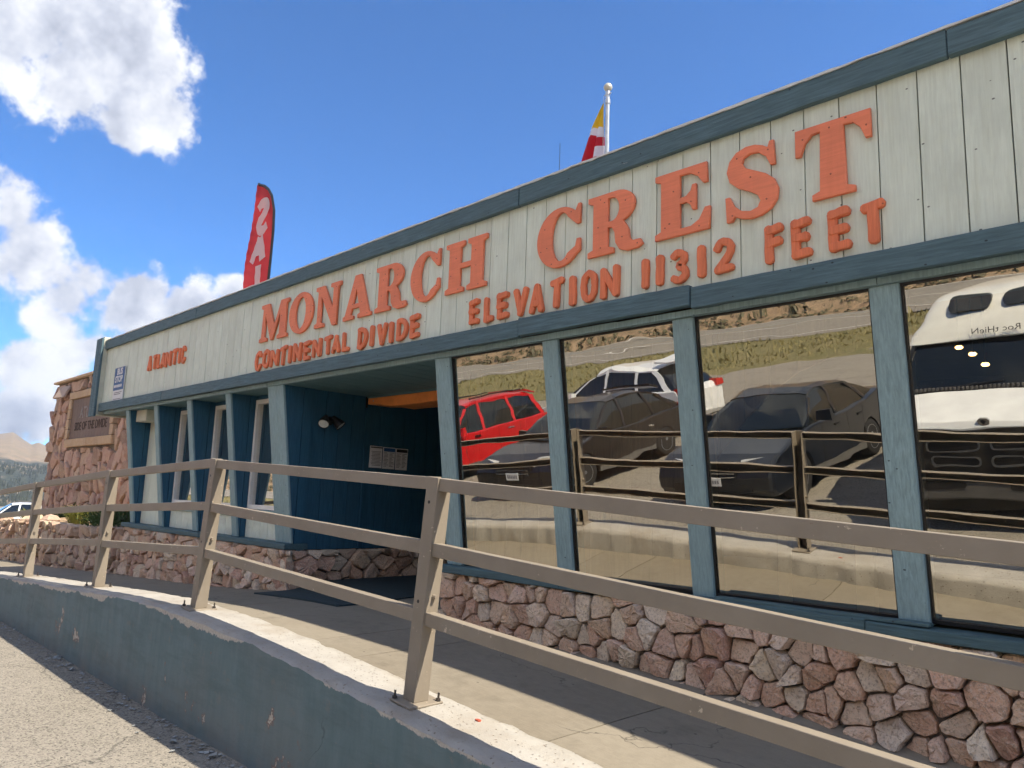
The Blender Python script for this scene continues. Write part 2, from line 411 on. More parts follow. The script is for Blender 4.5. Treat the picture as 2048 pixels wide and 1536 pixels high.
def mat_asphalt(name, a, bcol, scale=1.0):
    m, g, b = newmat(name); v = ocoord(g, False)
    vo = g.new('ShaderNodeTexVoronoi', {'Vector': v, 'Scale': 95 * scale}); cell = g.new('ShaderNodeSeparateColor', {0: vo.outputs['Color']}).outputs[0]
    n = g.noise(v, 0.55, 6, 0.6); n2 = g.noise(v, 40, 4, 0.65)
    c = g.mix(g.rng(n, 0.3, 0.7), a, bcol)
    c = g.mix(g.rng(cell, 0.55, 1.0, 0, 0.75), c, (0.36, 0.325, 0.27))
    c = g.mix(g.rng(cell, 0.3, 0.0, 0, 0.8), c, (0.05, 0.047, 0.043))
    c = g.mix(g.rng(n2, 0.5, 0.8, 0, 0.4), c, [x * 0.55 for x in a])
    oil = g.noise(v, 0.9, 4, 0.65)
    c = g.mix(g.rng(oil, 0.56, 0.70, 0, 0.35), c, [x * 0.45 for x in a])
    c = g.mix(g.rng(g.noise(g.map(v, (0.25, 2.2, 1)), 1.3, 4, 0.6), 0.5, 0.72, 0, 0.3), c, [x * 1.25 for x in bcol])
    cr = g.vor(g.vm('ADD', g.vm('SCALE', v, scale=0.4), g.vm('SCALE', g.noise(v, 2.5, 3, color=True), scale=0.25)), 1.0, 'DISTANCE_TO_EDGE')
    c = g.mix(g.rng(cr, 0.0, 0.006, 0.6, 0), c, (0.05, 0.048, 0.045))
    h = g.m('ADD', g.m('MULTIPLY', vo.outputs['Distance'], -0.8), g.m('MULTIPLY', n2, 0.4))
    setin(g, b, Base_Color=c, Roughness=0.92, Normal=g.bump(h, 0.8, 0.008))
    b.inputs['Specular IOR Level'].default_value = 0.2
    return m
M['asphalt'] = mat_asphalt('weathered asphalt', (0.24, 0.218, 0.185), (0.285, 0.26, 0.225))
M['road'] = mat_asphalt('road asphalt', (0.20, 0.185, 0.165), (0.25, 0.23, 0.20), 0.5)

def mat_wall():
    """green painted wall; UV.y = metres below the top edge; flaking at the top and in patches"""
    m, g, b = newmat('flaking green wall paint')
    uv = g.new('ShaderNodeUVMap').outputs[0]; v = g.new('ShaderNodeTexCoord').outputs['Object']
    dep = g.new('ShaderNodeSeparateXYZ', {0: uv}).outputs[1]
    n = g.noise(v, 1.7, 6, 0.6); st = g.noise(g.map(v, (4, 1, 0.9)), 2.6, 6, 0.68); fine = g.noise(v, 60, 4, 0.65)
    c = g.mix(g.rng(st, 0.3, 0.72), (0.105, 0.165, 0.186), (0.150, 0.212, 0.236))
    c = g.mix(g.rng(n, 0.45, 0.75, 0, 0.6), c, (0.17, 0.19, 0.195))
    c = g.mix(g.rng(g.noise(g.map(v, (0.6, 1, 3.2)), 3.0, 6, 0.7), 0.46, 0.72, 0, 0.55), c, (0.075, 0.115, 0.128))
    c = g.mix(g.rng(g.noise(v, 9, 5, 0.7), 0.60, 0.72, 0, 0.5), c, (0.21, 0.20, 0.185))
    low = g.rng(dep, 0.30, 0.72, 0, 0.55)     # splashed dirt near the ground
    c = g.mix(g.m('MULTIPLY', low, g.rng(g.noise(v, 3, 6, 0.7), 0.35, 0.65)), c, (0.22, 0.195, 0.175))
    edge = g.noise(g.map(v, (1.0, 1, 1)), 5.0, 7, 0.68)
    lowf = g.noise(v, 0.9, 3, 0.5)
    e = g.rng(g.m('SUBTRACT', g.m('ADD', g.m('MULTIPLY', edge, 0.14), g.m('MULTIPLY', lowf, 0.30)), dep), 0.205, 0.211)
    blob = g.noise(g.map(v, (1, 1, 0.8)), 2.1, 6, 0.66)
    pk = g.rng(g.m('ADD', blob, g.m('MULTIPLY', g.noise(v, 22, 4, 0.6), 0.12)), 0.712, 0.722)
    rim = g.rng(g.m('ADD', blob, g.m('MULTIPLY', g.noise(v, 22, 4, 0.6), 0.12)), 0.690, 0.72)
    scr = g.rng(g.noise(g.map(v, (1.5, 1, 12), rot=(0, 0.35, 0)), 3.4, 5, 0.75), 0.690, 0.70)
    c = g.mix(g.m('MULTIPLY', rim, 0.8), c, (0.24, 0.11, 0.075))
    c = g.mix(g.m('MULTIPLY', scr, 0.7), c, (0.30, 0.235, 0.19))
    white = g.mix(g.rng(fine, 0.4, 0.7), (0.40, 0.37, 0.33), (0.55, 0.52, 0.47))
    k = g.m('MAXIMUM', e, pk)
    c = g.mix(k, c, white)
    cr = g.vor(g.vm('ADD', g.map(v, (0.45, 1, 0.12)), g.vm('SCALE', g.noise(v, 3, 4, color=True), scale=0.18)), 1.0, 'DISTANCE_TO_EDGE')
    c = g.mix(g.m('MULTIPLY', g.rng(cr, 0.0, 0.003, 0.7, 0), g.rng(lowf, 0.5, 0.56)), c, (0.03, 0.036, 0.04))
    h = g.m('SUBTRACT', g.m('ADD', g.m('MULTIPLY', st, 0.4), g.m('MULTIPLY', fine, 0.3)), g.m('MULTIPLY', k, 0.5))
    setin(g, b, Base_Color=c, Roughness=0.72, Normal=g.bump(h, 0.5, 0.008))
    b.inputs['Specular IOR Level'].default_value = 0.3
    return m
M['wall'] = mat_wall()

def mat_curb():
    m, g, b = newmat('worn white curb concrete'); v = g.new('ShaderNodeTexCoord').outputs['Object']
    n = g.noise(v, 4, 6, 0.65); p = g.vor(v, 38); n2 = g.noise(v, 70, 4, 0.7)
    c = g.mix(g.rng(n, 0.35, 0.7), (0.35, 0.33, 0.30), (0.44, 0.42, 0.385))
    pit = g.m('MULTIPLY', g.rng(p, 0.10, 0.24, 1, 0), g.rng(n2, 0.42, 0.55))
    c = g.mix(pit, c, (0.26, 0.21, 0.165))
    c = g.mix(g.rng(g.noise(v, 2.3, 5, 0.6), 0.50, 0.68, 0, 0.6), c, (0.30, 0.255, 0.20))
    c = g.mix(g.rng(g.noise(v, 11, 5, 0.7), 0.74, 0.75, 0, 0.9), c, (0.30, 0.13, 0.08))
    h = g.m('SUBTRACT', g.m('ADD', g.m('MULTIPLY', n, 0.7), g.m('MULTIPLY', n2, 0.5)), g.m('MULTIPLY', pit, 0.7))
    setin(g, b, Base_Color=c, Roughness=0.9, Normal=g.bump(h, 0.8, 0.012))
    return m
M['curb'] = mat_curb()

def mat_leaf(name, a, bcol, trans=0.35):
    m, g, b = newmat(name); nt = m.node_tree
    v = g.new('ShaderNodeTexCoord').outputs['Object']
    c = g.mix(g.noise(v, 9, 3, 0.6), a, bcol)
    setin(g, b, Base_Color=c, Roughness=0.6)
    tr = g.new('ShaderNodeBsdfTranslucent', {'Color': c})
    mx = g.new('ShaderNodeMixShader', {0: trans, 1: b.outputs[0], 2: tr.outputs[0]})
    out = [n for n in nt.nodes if n.type == 'OUTPUT_MATERIAL'][0]; nt.links.new(mx.outputs[0], out.inputs[0])
    return m
M['leaf'] = mat_leaf('dark green leaves', (0.025, 0.055, 0.015), (0.075, 0.12, 0.03))
M['grass'] = mat_leaf('yellow green grass', (0.16, 0.19, 0.035), (0.30, 0.29, 0.07))
M['drygrass'] = mat_leaf('dry roadside grass', (0.24, 0.21, 0.075), (0.36, 0.30, 0.13))
M['bark'] = plain('brown bark', (0.10, 0.07, 0.05), 0.9)
M['sand'] = plain('tan gravelly soil', (0.36, 0.25, 0.15), 0.95, var=0.3, nscale=7, bump=0.8)

def carpaint(name, col, metal=0.3, rough=0.35):
    m, g, b = newmat(name)
    setin(g, b, Base_Color=col, Roughness=rough, Metallic=metal)
    b.inputs['Coat Weight'].default_value = 0.5; b.inputs['Coat Roughness'].default_value = 0.05
    v = ocoord(g); n = g.noise(v, 3, 4, 0.6)
    g.nt.links.new(g.mix(g.rng(n, 0.3, 0.7), [x * 0.9 for x in col], [min(1, x * 1.08) for x in col]), b.inputs['Base Color'])
    return m
M['carglass'] = plain('dark car glass', (0.010, 0.013, 0.014), 0.04, 0.0, 0.7, var=0.0)
M['chrome'] = plain('chrome', (0.75, 0.75, 0.76), 0.12, 1.0, var=0.02)
M['rim'] = plain('alloy wheel', (0.42, 0.42, 0.43), 0.3, 0.9)
M['lamp'] = plain('clear lamp lens', (0.70, 0.72, 0.74), 0.1, 0.2)
M['redlens'] = plain('red lamp lens', (0.45, 0.02, 0.015), 0.15)
M['greyplastic'] = plain('grey bumper plastic', (0.115, 0.11, 0.105), 0.6)

# ------------------------------------------------------------------ levels of the place
from mathutils import noise as mn
CX = [-40, -22, -17, -13, -10.6, -7.8, -6.3, -5.5, -4.4, -3, -2.3, -.5, 2, 6]
CZ = [-2.72, -1.70, -1.48, -1.26, -1.10, -.945, -.862, -.85, -.885, -.975, -1.03, -1.14, -1.29, -1.5]
def curbz(x):      # smoothed top of the curb
    return sum(interp(x + o, CX, CZ) for o in (-.5, -.25, 0, .25, .5)) / 5
def az(x): return -1.56 - (0.036 * (-11 - x) if x < -11 else 0.0) if x > -60 else -1.56 - 0.036 * 49
WX = [-40, -22, -17.6, -13, -10.1, -8, -6.6, -5.36, -4.2, -3.23, -2.587, -2.04, -1.2, 2, 6]
WZ = [-2.9, -1.86, -1.663, -1.414, -1.27, -1.125, -1.06, -1.065, -1.085, -1.125, -1.16, -1.20, -1.26, -1.46, -1.55]
def floorz(x, y):          # the walkway lies lower than the curb and is level across
    a = sum(interp(x + o, WX, WZ) for o in (-.5, -.25, 0, .25, .5)) / 5
    if y > 4.5 and x > -8.4: a = lerp(a, -1.04, min(1, (y - 4.5) / 0.4))
    return a

# ------------------------------------------------------------------ ground, walkway
mb = MB(); nx, ny = 90, 60
mb.grid(nx, ny, lambda u, v: (-120 + 180 * u, -27 + 87 * v, az(-120 + 180 * u)))
structure(obj('parking_lot', mb, M['asphalt']))

walk = setting('walkway')
joints = [-40, -30, -24, -19.5, -16.4, -13.5, -11.2, -9.0, -6.95, -5.05, -4.42, -2.587, 0.1, 2.5, 5.0]
for a, b in zip(joints[:-1], joints[1:]):
    mb = MB(); a2, b2 = a + 0.005, b - 0.005
    n = max(4, int((b - a) / 0.25))
    sk = lambda x, v: x - 0.133 * (v - 0.45) * 0.0
    yend = 4.62
    def top(u, v): x = lerp(a2, b2, u); y = lerp(2.50, yend, v); return (x, y, floorz(x, y) + 0.0015 * mn.noise(Vector((x * 3, y * 3, 0))))
    mb.grid(n, 8, top)
    nv = len(mb.v)
    for x in (a2, b2):   # slab ends down into the joint
        mb.grid(1, 8, lambda u, v, x=x: (x, lerp(2.50, yend, v), floorz(x, lerp(2.50, yend, v)) - 0.06 * u))
    obj('slab', mb, M['concrete'], walk, fix=False)
mb = MB().grid(180, 6, lambda u, v: (lerp(-40, 5, u), lerp(2.4, 4.7, v), floorz(lerp(-40, 5, u), lerp(2.4, 4.7, v)) - 0.022))
obj('joint_bed', mb, M['mortar'], walk)
mb = MB().grid(12, 12, lambda u, v: (lerp(-8.3, -5.0, u), lerp(4.625, 7.6, v), floorz(lerp(-8.3, -5.0, u), lerp(4.625, 7.6, v))))
obj('entry_slab', mb, M['concrete'], walk)

# ------------------------------------------------------------------ retaining wall with its curb
rw = thing('retaining_wall', 'low curved dark green painted wall with flaking paint and white curb top', 'retaining wall', (-4, 2.2, -1.56))
rnd = random.Random(4)
xs = [-40 + 0.06 * i for i in range(int(45.5 / 0.06))]
def wob(x): return 2.2 + 0.010 * mn.noise(Vector((x * 0.8, 3, 0))) + 0.006 * mn.noise(Vector((x * 5, 9, 0)))
def edgez(x): return curbz(x) - 0.012 + 0.016 * mn.noise(Vector((x * 2.2, 5, 1))) + 0.010 * mn.noise(Vector((x * 9, 7, 2)))
mb = MB(); uv = []
for x in xs:
    for k in range(7):
        t = k / 6; zt = edgez(x); zb = az(x) - 0.12
        mb.v.append((x, wob(x) + 0.0 * t, lerp(zt, zb, t))); uv.append((x, (zt - zb) * t))
for i in range(len(xs) - 1):
    for k in range(6): a = i * 7 + k; mb.f.append((a, a + 1, a + 8, a + 7))
mb.uv = uv
obj('painted_face', mb, M['wall'], rw, smooth=True)
mb = MB()
prof = [(0.0, None), (0.018, 0.010), (0.05, 0.013), (0.13, 0.012), (0.22, 0.012), (0.31, 0.012), (0.36, 0.010), (0.38, -0.03), (0.385, -0.45)]
for x in xs:
    for j, (dy, dz) in enumerate(prof):
        z = edgez(x) if dz is None else curbz(x) + dz - 0.008 + 0.006 * mn.noise(Vector((x * 6, dy * 14, 4))) + 0.003 * mn.noise(Vector((x * 22, dy * 40, 4)))
        yy = wob(x) + dy + (0.022 * mn.noise(Vector((x * 7, 2, 8))) + 0.012 * mn.noise(Vector((x * 19, 2, 8))) if j >= 6 else 0) + (0.012 * mn.noise(Vector((x * 8, 1, 3))) if j == 1 else 0)
        mb.v.append((x, yy, z))
n = len(prof)
for i in range(len(xs) - 1):
    for k in range(n - 1): a = i * n + k; mb.f.append((a, a + n, a + n + 1, a + 1))
obj('curb_top', mb, M['curb'], rw, smooth=True)

# flakes of paint lying along the foot of the wall
mb = MB()
for i in range(420):
    x = rnd.uniform(-11, -3.6); y = 2.185 - abs(rnd.gauss(0, 0.10)); s = rnd.uniform(0.005, 0.02) * (2 if rnd.random() < 0.05 else 1)
    a = rnd.uniform(0, 6.3); z = az(x) + 0.004
    pts = [(x + s * rnd.uniform(.6, 1.2) * math.cos(a + k * 1.3), y + s * rnd.uniform(.6, 1.2) * math.sin(a + k * 1.3), z + rnd.uniform(0, s * 0.7)) for k in range(5)]
    mb.add(pts, [(0, 1, 2, 3, 4)])
m_fl = plain('paint flakes', (0.26, 0.27, 0.27), 0.8, var=0.6, nscale=12)
fl = stuff(obj('paint_flakes', mb, m_fl)); tag(fl, 'small pale paint flakes scattered along the foot of the green wall', 'paint flakes')

# red chip lying on the curb
mb = MB(); ch = []
cxx, cyy = -2.62, 2.47
for k in range(6):
    a = k * 1.05; ch.append((cxx + 0.016 * math.cos(a) * (1 + 0.3 * (k % 2)), cyy + 0.011 * math.sin(a)))
mb.prism([(p[0], p[1]) for p in ch], curbz(cxx) + 0.003, curbz(cxx) + 0.011, 'z')
tag(obj('paint_chip', mb, plain('red chip', (0.42, 0.09, 0.05), 0.7)), 'small red chip lying on the white curb right of the tall railing post', 'paint chip')

# ------------------------------------------------------------------ land across the road (seen mirrored in the shop windows) and far mountains
def profile(Y, x):
    z = interp(Y, [20, 26, 28, 34, 46, 47.5, 60, 110, 260], [-1.60, -1.60, -1.52, -.94, -.13, -.2, 5.5, 30, 95])
    if Y < 34: z += min(0, az(x) + 1.56) * max(0, (34 - Y) / 8)
    if Y > 47: z += (Y - 47) * 0.10 * mn.noise(Vector((x * 0.02, Y * 0.02, 0))) + 0.5 * mn.noise(Vector((x * 0.2, Y * 0.2, 1))) * min(1, (Y - 47) / 4)
    return z
def mat_hill():
    m, g, b = newmat('dry hillside soil'); v = g.new('ShaderNodeTexCoord').outputs['Object']
    n = g.noise(v, 0.35, 8, 0.65); n2 = g.noise(v, 1.6, 5, 0.7); n3 = g.noise(v, 0.9, 6, 0.75)
    c = g.mix(g.rng(n, 0.35, 0.65), (0.27, 0.18, 0.105), (0.38, 0.27, 0.165))
    c = g.mix(g.rng(n2, 0.5, 0.62, 0, 0.8), c, (0.10, 0.085, 0.04))
    c = g.mix(g.rng(n3, 0.58, 0.68, 0, 0.7), c, (0.16, 0.085, 0.055))
    setin(g, b, Base_Color=c, Roughness=0.95, Normal=g.bump(n2, 1.0, 0.4))
    return m
def mat_verge():
    m, g, b = newmat('grassy verge'); v = g.new('ShaderNodeTexCoord').outputs['Object']
    n = g.noise(v, 0.8, 7, 0.7); n2 = g.noise(g.map(v, (4, 4, 1)), 2, 5, 0.7)
    c = g.mix(g.rng(n, 0.35, 0.65), (0.28, 0.235, 0.11), (0.19, 0.18, 0.07))
    c = g.mix(g.rng(n2, 0.5, 0.7, 0, 0.5), c, (0.10, 0.11, 0.04))
    setin(g, b, Base_Color=c, Roughness=0.95, Normal=g.bump(n2, 1.0, 0.2))
    return m
mb = MB(); YS = [26.5, 27.5, 28, 29.5, 31, 32.5, 34, 34.3]
mb.grid(150, 7, lambda u, v: (lerp(-340, 130, u), -YS[round(v * 7)], profile(YS[round(v * 7)], lerp(-340, 130, u)) + (0.08 * mn.noise(Vector((u * 300, v * 9, 2))))))
structure(obj('verge', mb, mat_verge()))
mb = MB().grid(60, 2, lambda u, v: (lerp(-340, 130, u), -lerp(34.0, 47.0, v), profile(lerp(34.0, 46.5, v), lerp(-340, 130, u)) + 0.05))
road = structure(obj('highway', mb, M['road']))
m_line = plain('worn road paint', (0.62, 0.60, 0.55), 0.8)
for Yl in (35.2, 40.4, 45.4):
    mb = MB().grid(60, 1, lambda u, v: (lerp(-340, 130, u), -(Yl + 0.16 * v), profile(Yl + 0.16 * v, lerp(-340, 130, u)) + 0.075))
    obj('lane_line', mb, m_line, road)
mb = MB(); YH = [46.6, 47.2, 48, 49, 50.5, 52, 54, 56, 59, 62, 66, 71, 77, 84, 92, 102, 114, 130, 150, 180, 220, 260]
mb.grid(160, len(YH) - 1, lambda u, v: (lerp(-420, 220, u), -YH[round(v * (len(YH) - 1))], profile(YH[round(v * (len(YH) - 1))], lerp(-420, 220, u))))
structure(obj('hillside', mb, mat_hill(), smooth=True))
# brush on the hill and grass on the verge
rnd = random.Random(9)
mb = MB()
for i in range(9000):
    x = rnd.uniform(-120, 20); Y = rnd.uniform(28, 34); z = profile(Y, x) - 0.03; h = rnd.uniform(.08, .26); a = rnd.uniform(0, 3.14); w = rnd.uniform(.04, .12)
    dx, dy = math.cos(a) * w, math.sin(a) * w; lx, ly = rnd.gauss(0, .1), rnd.gauss(0, .1)
    mb.add([(x - dx, -Y - dy, z), (x + dx, -Y + dy, z), (x + lx, -Y + ly, z + h)], [(0, 1, 2)])
gr = stuff(obj('verge_grass', mb, M['drygrass'])); tag(gr, 'dry yellow green grass along the far road edge mirrored in windows', 'grass')
mb = MB()
for i in range(3600):
    x = rnd.uniform(-150, 30); Y = 47.6 + 20 * rnd.random() ** 2; z = profile(Y, x); s = rnd.uniform(.12, .5)
    for k in range(7):
        a = rnd.uniform(0, 6.28); b_ = rnd.uniform(.1, 1.2); d = Vector((math.cos(a) * math.cos(b_), math.sin(a) * math.cos(b_), math.sin(b_)))
        p = Vector((x, -Y, z)) + d * s * 0.7; q = d.orthogonal().normalized() * s * .35; r2 = d.cross(q)
        mb.add([p - q, p + r2, p + q, p - r2], [(0, 1, 2, 3)])
br = stuff(obj('hillside_brush', mb, mat_leaf('sage brush', (0.06, 0.06, 0.03), (0.17, 0.14, 0.07), 0.1)))
tag(br, 'low dry brush covering the hillside mirrored in the windows', 'brush')

def far_height(r, ph):
    px = (169.1 - ph) * 38.0            # position along the skyline
    sky = interp(px, [-900, -300, -90, 0, 20, 40, 60, 74, 95, 140, 260, 500, 1500], [60, 62, 74, 90, 94, 82, 72, 77, 70, 66, 84, 70, 60]) * 0.00058
    H = sky * 3300
    base = interp(r, [70, 95, 160, 420, 800, 1300, 2000, 2700, 3300, 4200], [-4.2, -4.5, -7, -34, -50, -25, 0.20 * H, 0.62 * H, H, 0.35 * H])
    nz = sum(mn.noise(Vector((math.cos(R_(ph)) * r * s, math.sin(R_(ph)) * r * s, s * 900))) / k for s, k in ((1 / 900, 1), (1 / 380, 2.2), (1 / 150, 5)))
    amp = interp(r, [70, 150, 500, 1000, 2000, 2900, 3300, 3700, 4200], [0, .5, 10, 16, 26, 22, 2, 26, 40])
    return base + amp * nz
def mat_far():
    m, g, b = newmat('alpine slope'); v = g.new('ShaderNodeTexCoord').outputs['Object']
    z = g.new('ShaderNodeSeparateXYZ', {0: v}).outputs[2]
    n = g.noise(v, 0.004, 6, 0.6); tr = g.vor(v, 0.11); n2 = g.noise(v, 0.02, 6, 0.65)
    t = g.m('ADD', z, g.m('MULTIPLY', g.m('SUBTRACT', n, 0.5), 150))
    f = g.rng(t, 62, 40)
    top = g.mix(g.rng(n2, 0.35, 0.65), (0.27, 0.20, 0.135), (0.21, 0.17, 0.11))
    fo = g.mix(g.rng(tr, 0.1, 0.6), (0.075, 0.085, 0.06), (0.02, 0.03, 0.022))
    c = g.mix(g.m('MULTIPLY', f, g.rng(n2, 0.36, 0.46)), top, fo)
    setin(g, b, Base_Color=c, Roughness=0.95)
    return m
phs = [60 + 2.5 * i for i in range(38)] + [155.5 + 0.125 * i for i in range(160)] + [176 + 2.5 * i for i in range(34)]
rs = [68 * (4300 / 68) ** (i / 110) for i in range(111)]
mb = MB()
for ph in phs:
    for r in rs: mb.v.append((r * math.cos(R_(ph)), r * math.sin(R_(ph)), far_height(r, ph)))
nr = len(rs)
for i in range(len(phs) - 1):
    for k in range(nr - 1): a = i * nr + k; mb.f.append((a, a + 1, a + nr + 1, a + nr))
structure(obj('mountains', mb, mat_far(), smooth=True, fix=True))
mb = MB().grid(1, 1, lambda u, v: (lerp(-4450, 4450, u), lerp(-4450, 4450, v), -78))
structure(obj('valley_floor', mb, M['sand']))
# conifer forest on the nearer slopes, one mass
mb = MB(); rnd = random.Random(3)
for i in range(9000):
    ph = rnd.uniform(162, 174); r = 420 * (1900 / 420) ** rnd.random()
    if mn.noise(Vector((ph * 2.3, r * 0.01, 0))) < -0.15: continue
    h = rnd.uniform(5, 11); w = h * 0.16; x, y = r * math.cos(R_(ph)), r * math.sin(R_(ph)); z = far_height(r, ph)
    a0 = rnd.uniform(0, 2)
    ring = [(x + w * math.cos(a0 + k * 1.26), y + w * math.sin(a0 + k * 1.26), z + h * 0.08) for k in range(5)]
    mb.add(ring + [(x, y, z + h)], [(k, (k + 1) % 5, 5) for k in range(5)])
fo = stuff(obj('conifer_forest', mb, plain('grey green conifers', (0.045, 0.055, 0.04), 0.9, var=0.5, nscale=0.05)))
tag(fo, 'grey green conifer forest covering the slope below the bare mountain', 'forest')

# ------------------------------------------------------------------ the shop building
shop = thing('roadside_shop', 'long low shop with sage fascia boards, coral sign letters and slanted display windows', 'building', (-5, 8, -1.3))
def yg(z): return 4.28 - 0.143 * (z - 1.25)       # plane of the slanted display windows
rnd = random.Random(11)

# fascia: narrow vertical boards with grooves between
obj('fascia_backing', MB().box(-14.62, 4.3, 4.222, 4.24, 1.30, 2.50), M['groove'], shop)
P = 0.2103; x = -0.745 + 24 * P
bw = P - 0.007
bm = MB().box(0, bw, 0, 0.02, 0, 1.06).mesh('fascia_board', M['sage'])
k = 0
while x > -14.5:
    x -= P
    o = link('fascia_board', bm, shop); o.location = (x + 0.0035, 4.200 + rnd.uniform(0, 0.003), 1.375); o.matrix_parent_inverse = Matrix.Translation(-OFF[shop.name]); k += 1

def rough_board(x0, x1, y0, y1, z0, z1, amp=0.003, seed=0, step=0.12):
    """a sawn board along x with slightly uneven long edges"""
    n = max(2, int((x1 - x0) / step)); mb = MB(); rings = []
    for i in range(n + 1):
        x = lerp(x0, x1, i / n)
        e = [amp * mn.noise(Vector((x * 6, seed + q * 7.3, 0))) + amp * .6 * mn.noise(Vector((x * 21, seed + q * 7.3, 0))) for q in range(4)]
        rings.append([(x, y0 + e[0] * .5, z0 + e[1]), (x, y1, z0 + e[1]), (x, y1, z1 + e[2]), (x, y0 + e[3] * .5, z1 + e[2])])
    return mb.loft(rings)
tj = [-14.5, -10.6, -7.55, -4.17, -1.0, 2.0, 4.3]
for i, (a, b) in enumerate(zip(tj[:-1], tj[1:])):
    dy = [0, .004, -.002, .003, 0, .002][i]
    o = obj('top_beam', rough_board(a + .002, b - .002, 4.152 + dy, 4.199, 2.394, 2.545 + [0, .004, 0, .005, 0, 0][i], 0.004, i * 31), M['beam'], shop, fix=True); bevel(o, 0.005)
lj = [-14.5, -11.6, -8.2, -4.12, -2.555, 0.7, 4.3]
for i, (a, b) in enumerate(zip(lj[:-1], lj[1:])):
    up = [0, .002, 0, .008, -.010, 0][i]
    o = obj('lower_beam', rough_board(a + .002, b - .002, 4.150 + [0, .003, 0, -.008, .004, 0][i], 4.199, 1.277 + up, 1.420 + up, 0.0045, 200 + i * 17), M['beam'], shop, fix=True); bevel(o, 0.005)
uj = [-14.4, -8.4, -3.2, -1.42, 4.3]
for i, (a, b) in enumerate(zip(uj[:-1], uj[1:])):
    o = obj('trim_board', rough_board(a + .002, b - .002, 4.213 + .005 * (i % 2), 4.262, 1.236, 1.279 + 0.006 * (i % 2), 0.002, 300 + i * 13), M['post'], shop, fix=True)
obj('roof_edge', rough_board(-14.5, 4.3, 4.150, 4.26, 2.551, 2.566, 0.007, 77, 0.05), M['flash'], shop, fix=True)
obj('roof', MB().box(-14.5, 4.3, 4.245, 12.5, 2.40, 2.53), M['roof'], shop)
# boxed end of the fascia
for a, b in ((-14.80, -14.655), (-14.65, -14.505)):
    o = obj('end_board', MB().box(a, b, 4.085, 4.125, 1.19, 2.60), M['beam'], shop); bevel(o, 0.006)
obj('end_parapet', MB().box(-14.78, -14.52, 4.127, 6.4, 1.22, 2.625), M['cream'], shop)

# soffit planks
sp = MB().box(0, 0.198, 0, 3.2, 0, 0.02).mesh('soffit_plank', M['soffit'])
x = -8.10
while x < -5.1:
    o = link('soffit_plank', sp, shop); o.location = (x, 4.265, 1.237 + rnd.uniform(-.001, .002)); x += 0.2065
obj('soffit', MB().box(-14.5, -8.15, 4.265, 4.80, 1.24, 1.26), M['soffit'], shop)
obj('soffit', MB().box(-5.05, 4.3, 4.30, 4.80, 1.24, 1.26), M['soffit'], shop)
obj('soffit_backing', MB().box(-8.12, -5.0, 4.265, 7.5, 1.262, 1.275), M['dark'], shop)

# body of the building
obj('side_wall', MB().box(-13.30, -13.2, 4.70, 12.4, -2.6, 2.40), M['navy'], shop)
obj('rear_wall', MB().box(-13.2, 4.3, 12.3, 12.4, -2.6, 2.40), M['navy'], shop)
obj('end_wall', MB().box(4.2, 4.3, 4.55, 12.3, -2.0, 2.40), M['navy'], shop)
obj('interior_floor', MB().box(-13.2, -8.3, 4.70, 12.3, -0.70, -0.66), M['room'], shop)
obj('interior_floor', MB().box(-5.25, 4.2, 4.72, 12.3, -0.70, -0.66), M['room'], shop)
obj('interior_wall', MB().box(-6.2, 4.1, 9.6, 9.7, -0.66, 2.3), M['room'], shop)
obj('interior_wall', MB().box(-13.1, -8.4, 8.0, 8.1, -0.66, 2.3), M['room'], shop)
obj('ceiling', MB().box(-13.2, 4.2, 7.52, 12.3, 1.55, 1.60), M['room'], shop)
obj('ceiling', MB().box(-6.2, 4.2, 4.80, 7.52, 1.55, 1.60), M['room'], shop)
obj('ceiling', MB().box(-13.2, -8.2, 4.80, 7.52, 1.55, 1.60), M['room'], shop)

# slanted posts between the display windows
def slant_post(xc, w, name='post', m=None):
    mb = MB(); z0, z1 = -0.592, 1.236; rings = []
    for i in range(13):
        z = lerp(z0, z1, i / 12); y = yg(z)
        e = [0.0022 * mn.noise(Vector((xc * 9 + q, z * 7, 0))) for q in range(4)]
        rings.append([(xc - w / 2 + e[0], y - 0.045, z), (xc + w / 2 + e[1], y - 0.045, z), (xc + w / 2 + e[1], y + 0.12, z), (xc - w / 2 + e[0], y + 0.12, z)])
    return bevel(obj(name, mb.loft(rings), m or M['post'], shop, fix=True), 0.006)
posts = [(-5.162, 0.20), (-3.86, 0.158), (-2.67, 0.158), (-1.395, 0.157), (-0.08, 0.158), (1.25, 0.158), (2.6, 0.158), (4.05, 0.2)]
for xc, w in posts: slant_post(xc, w)
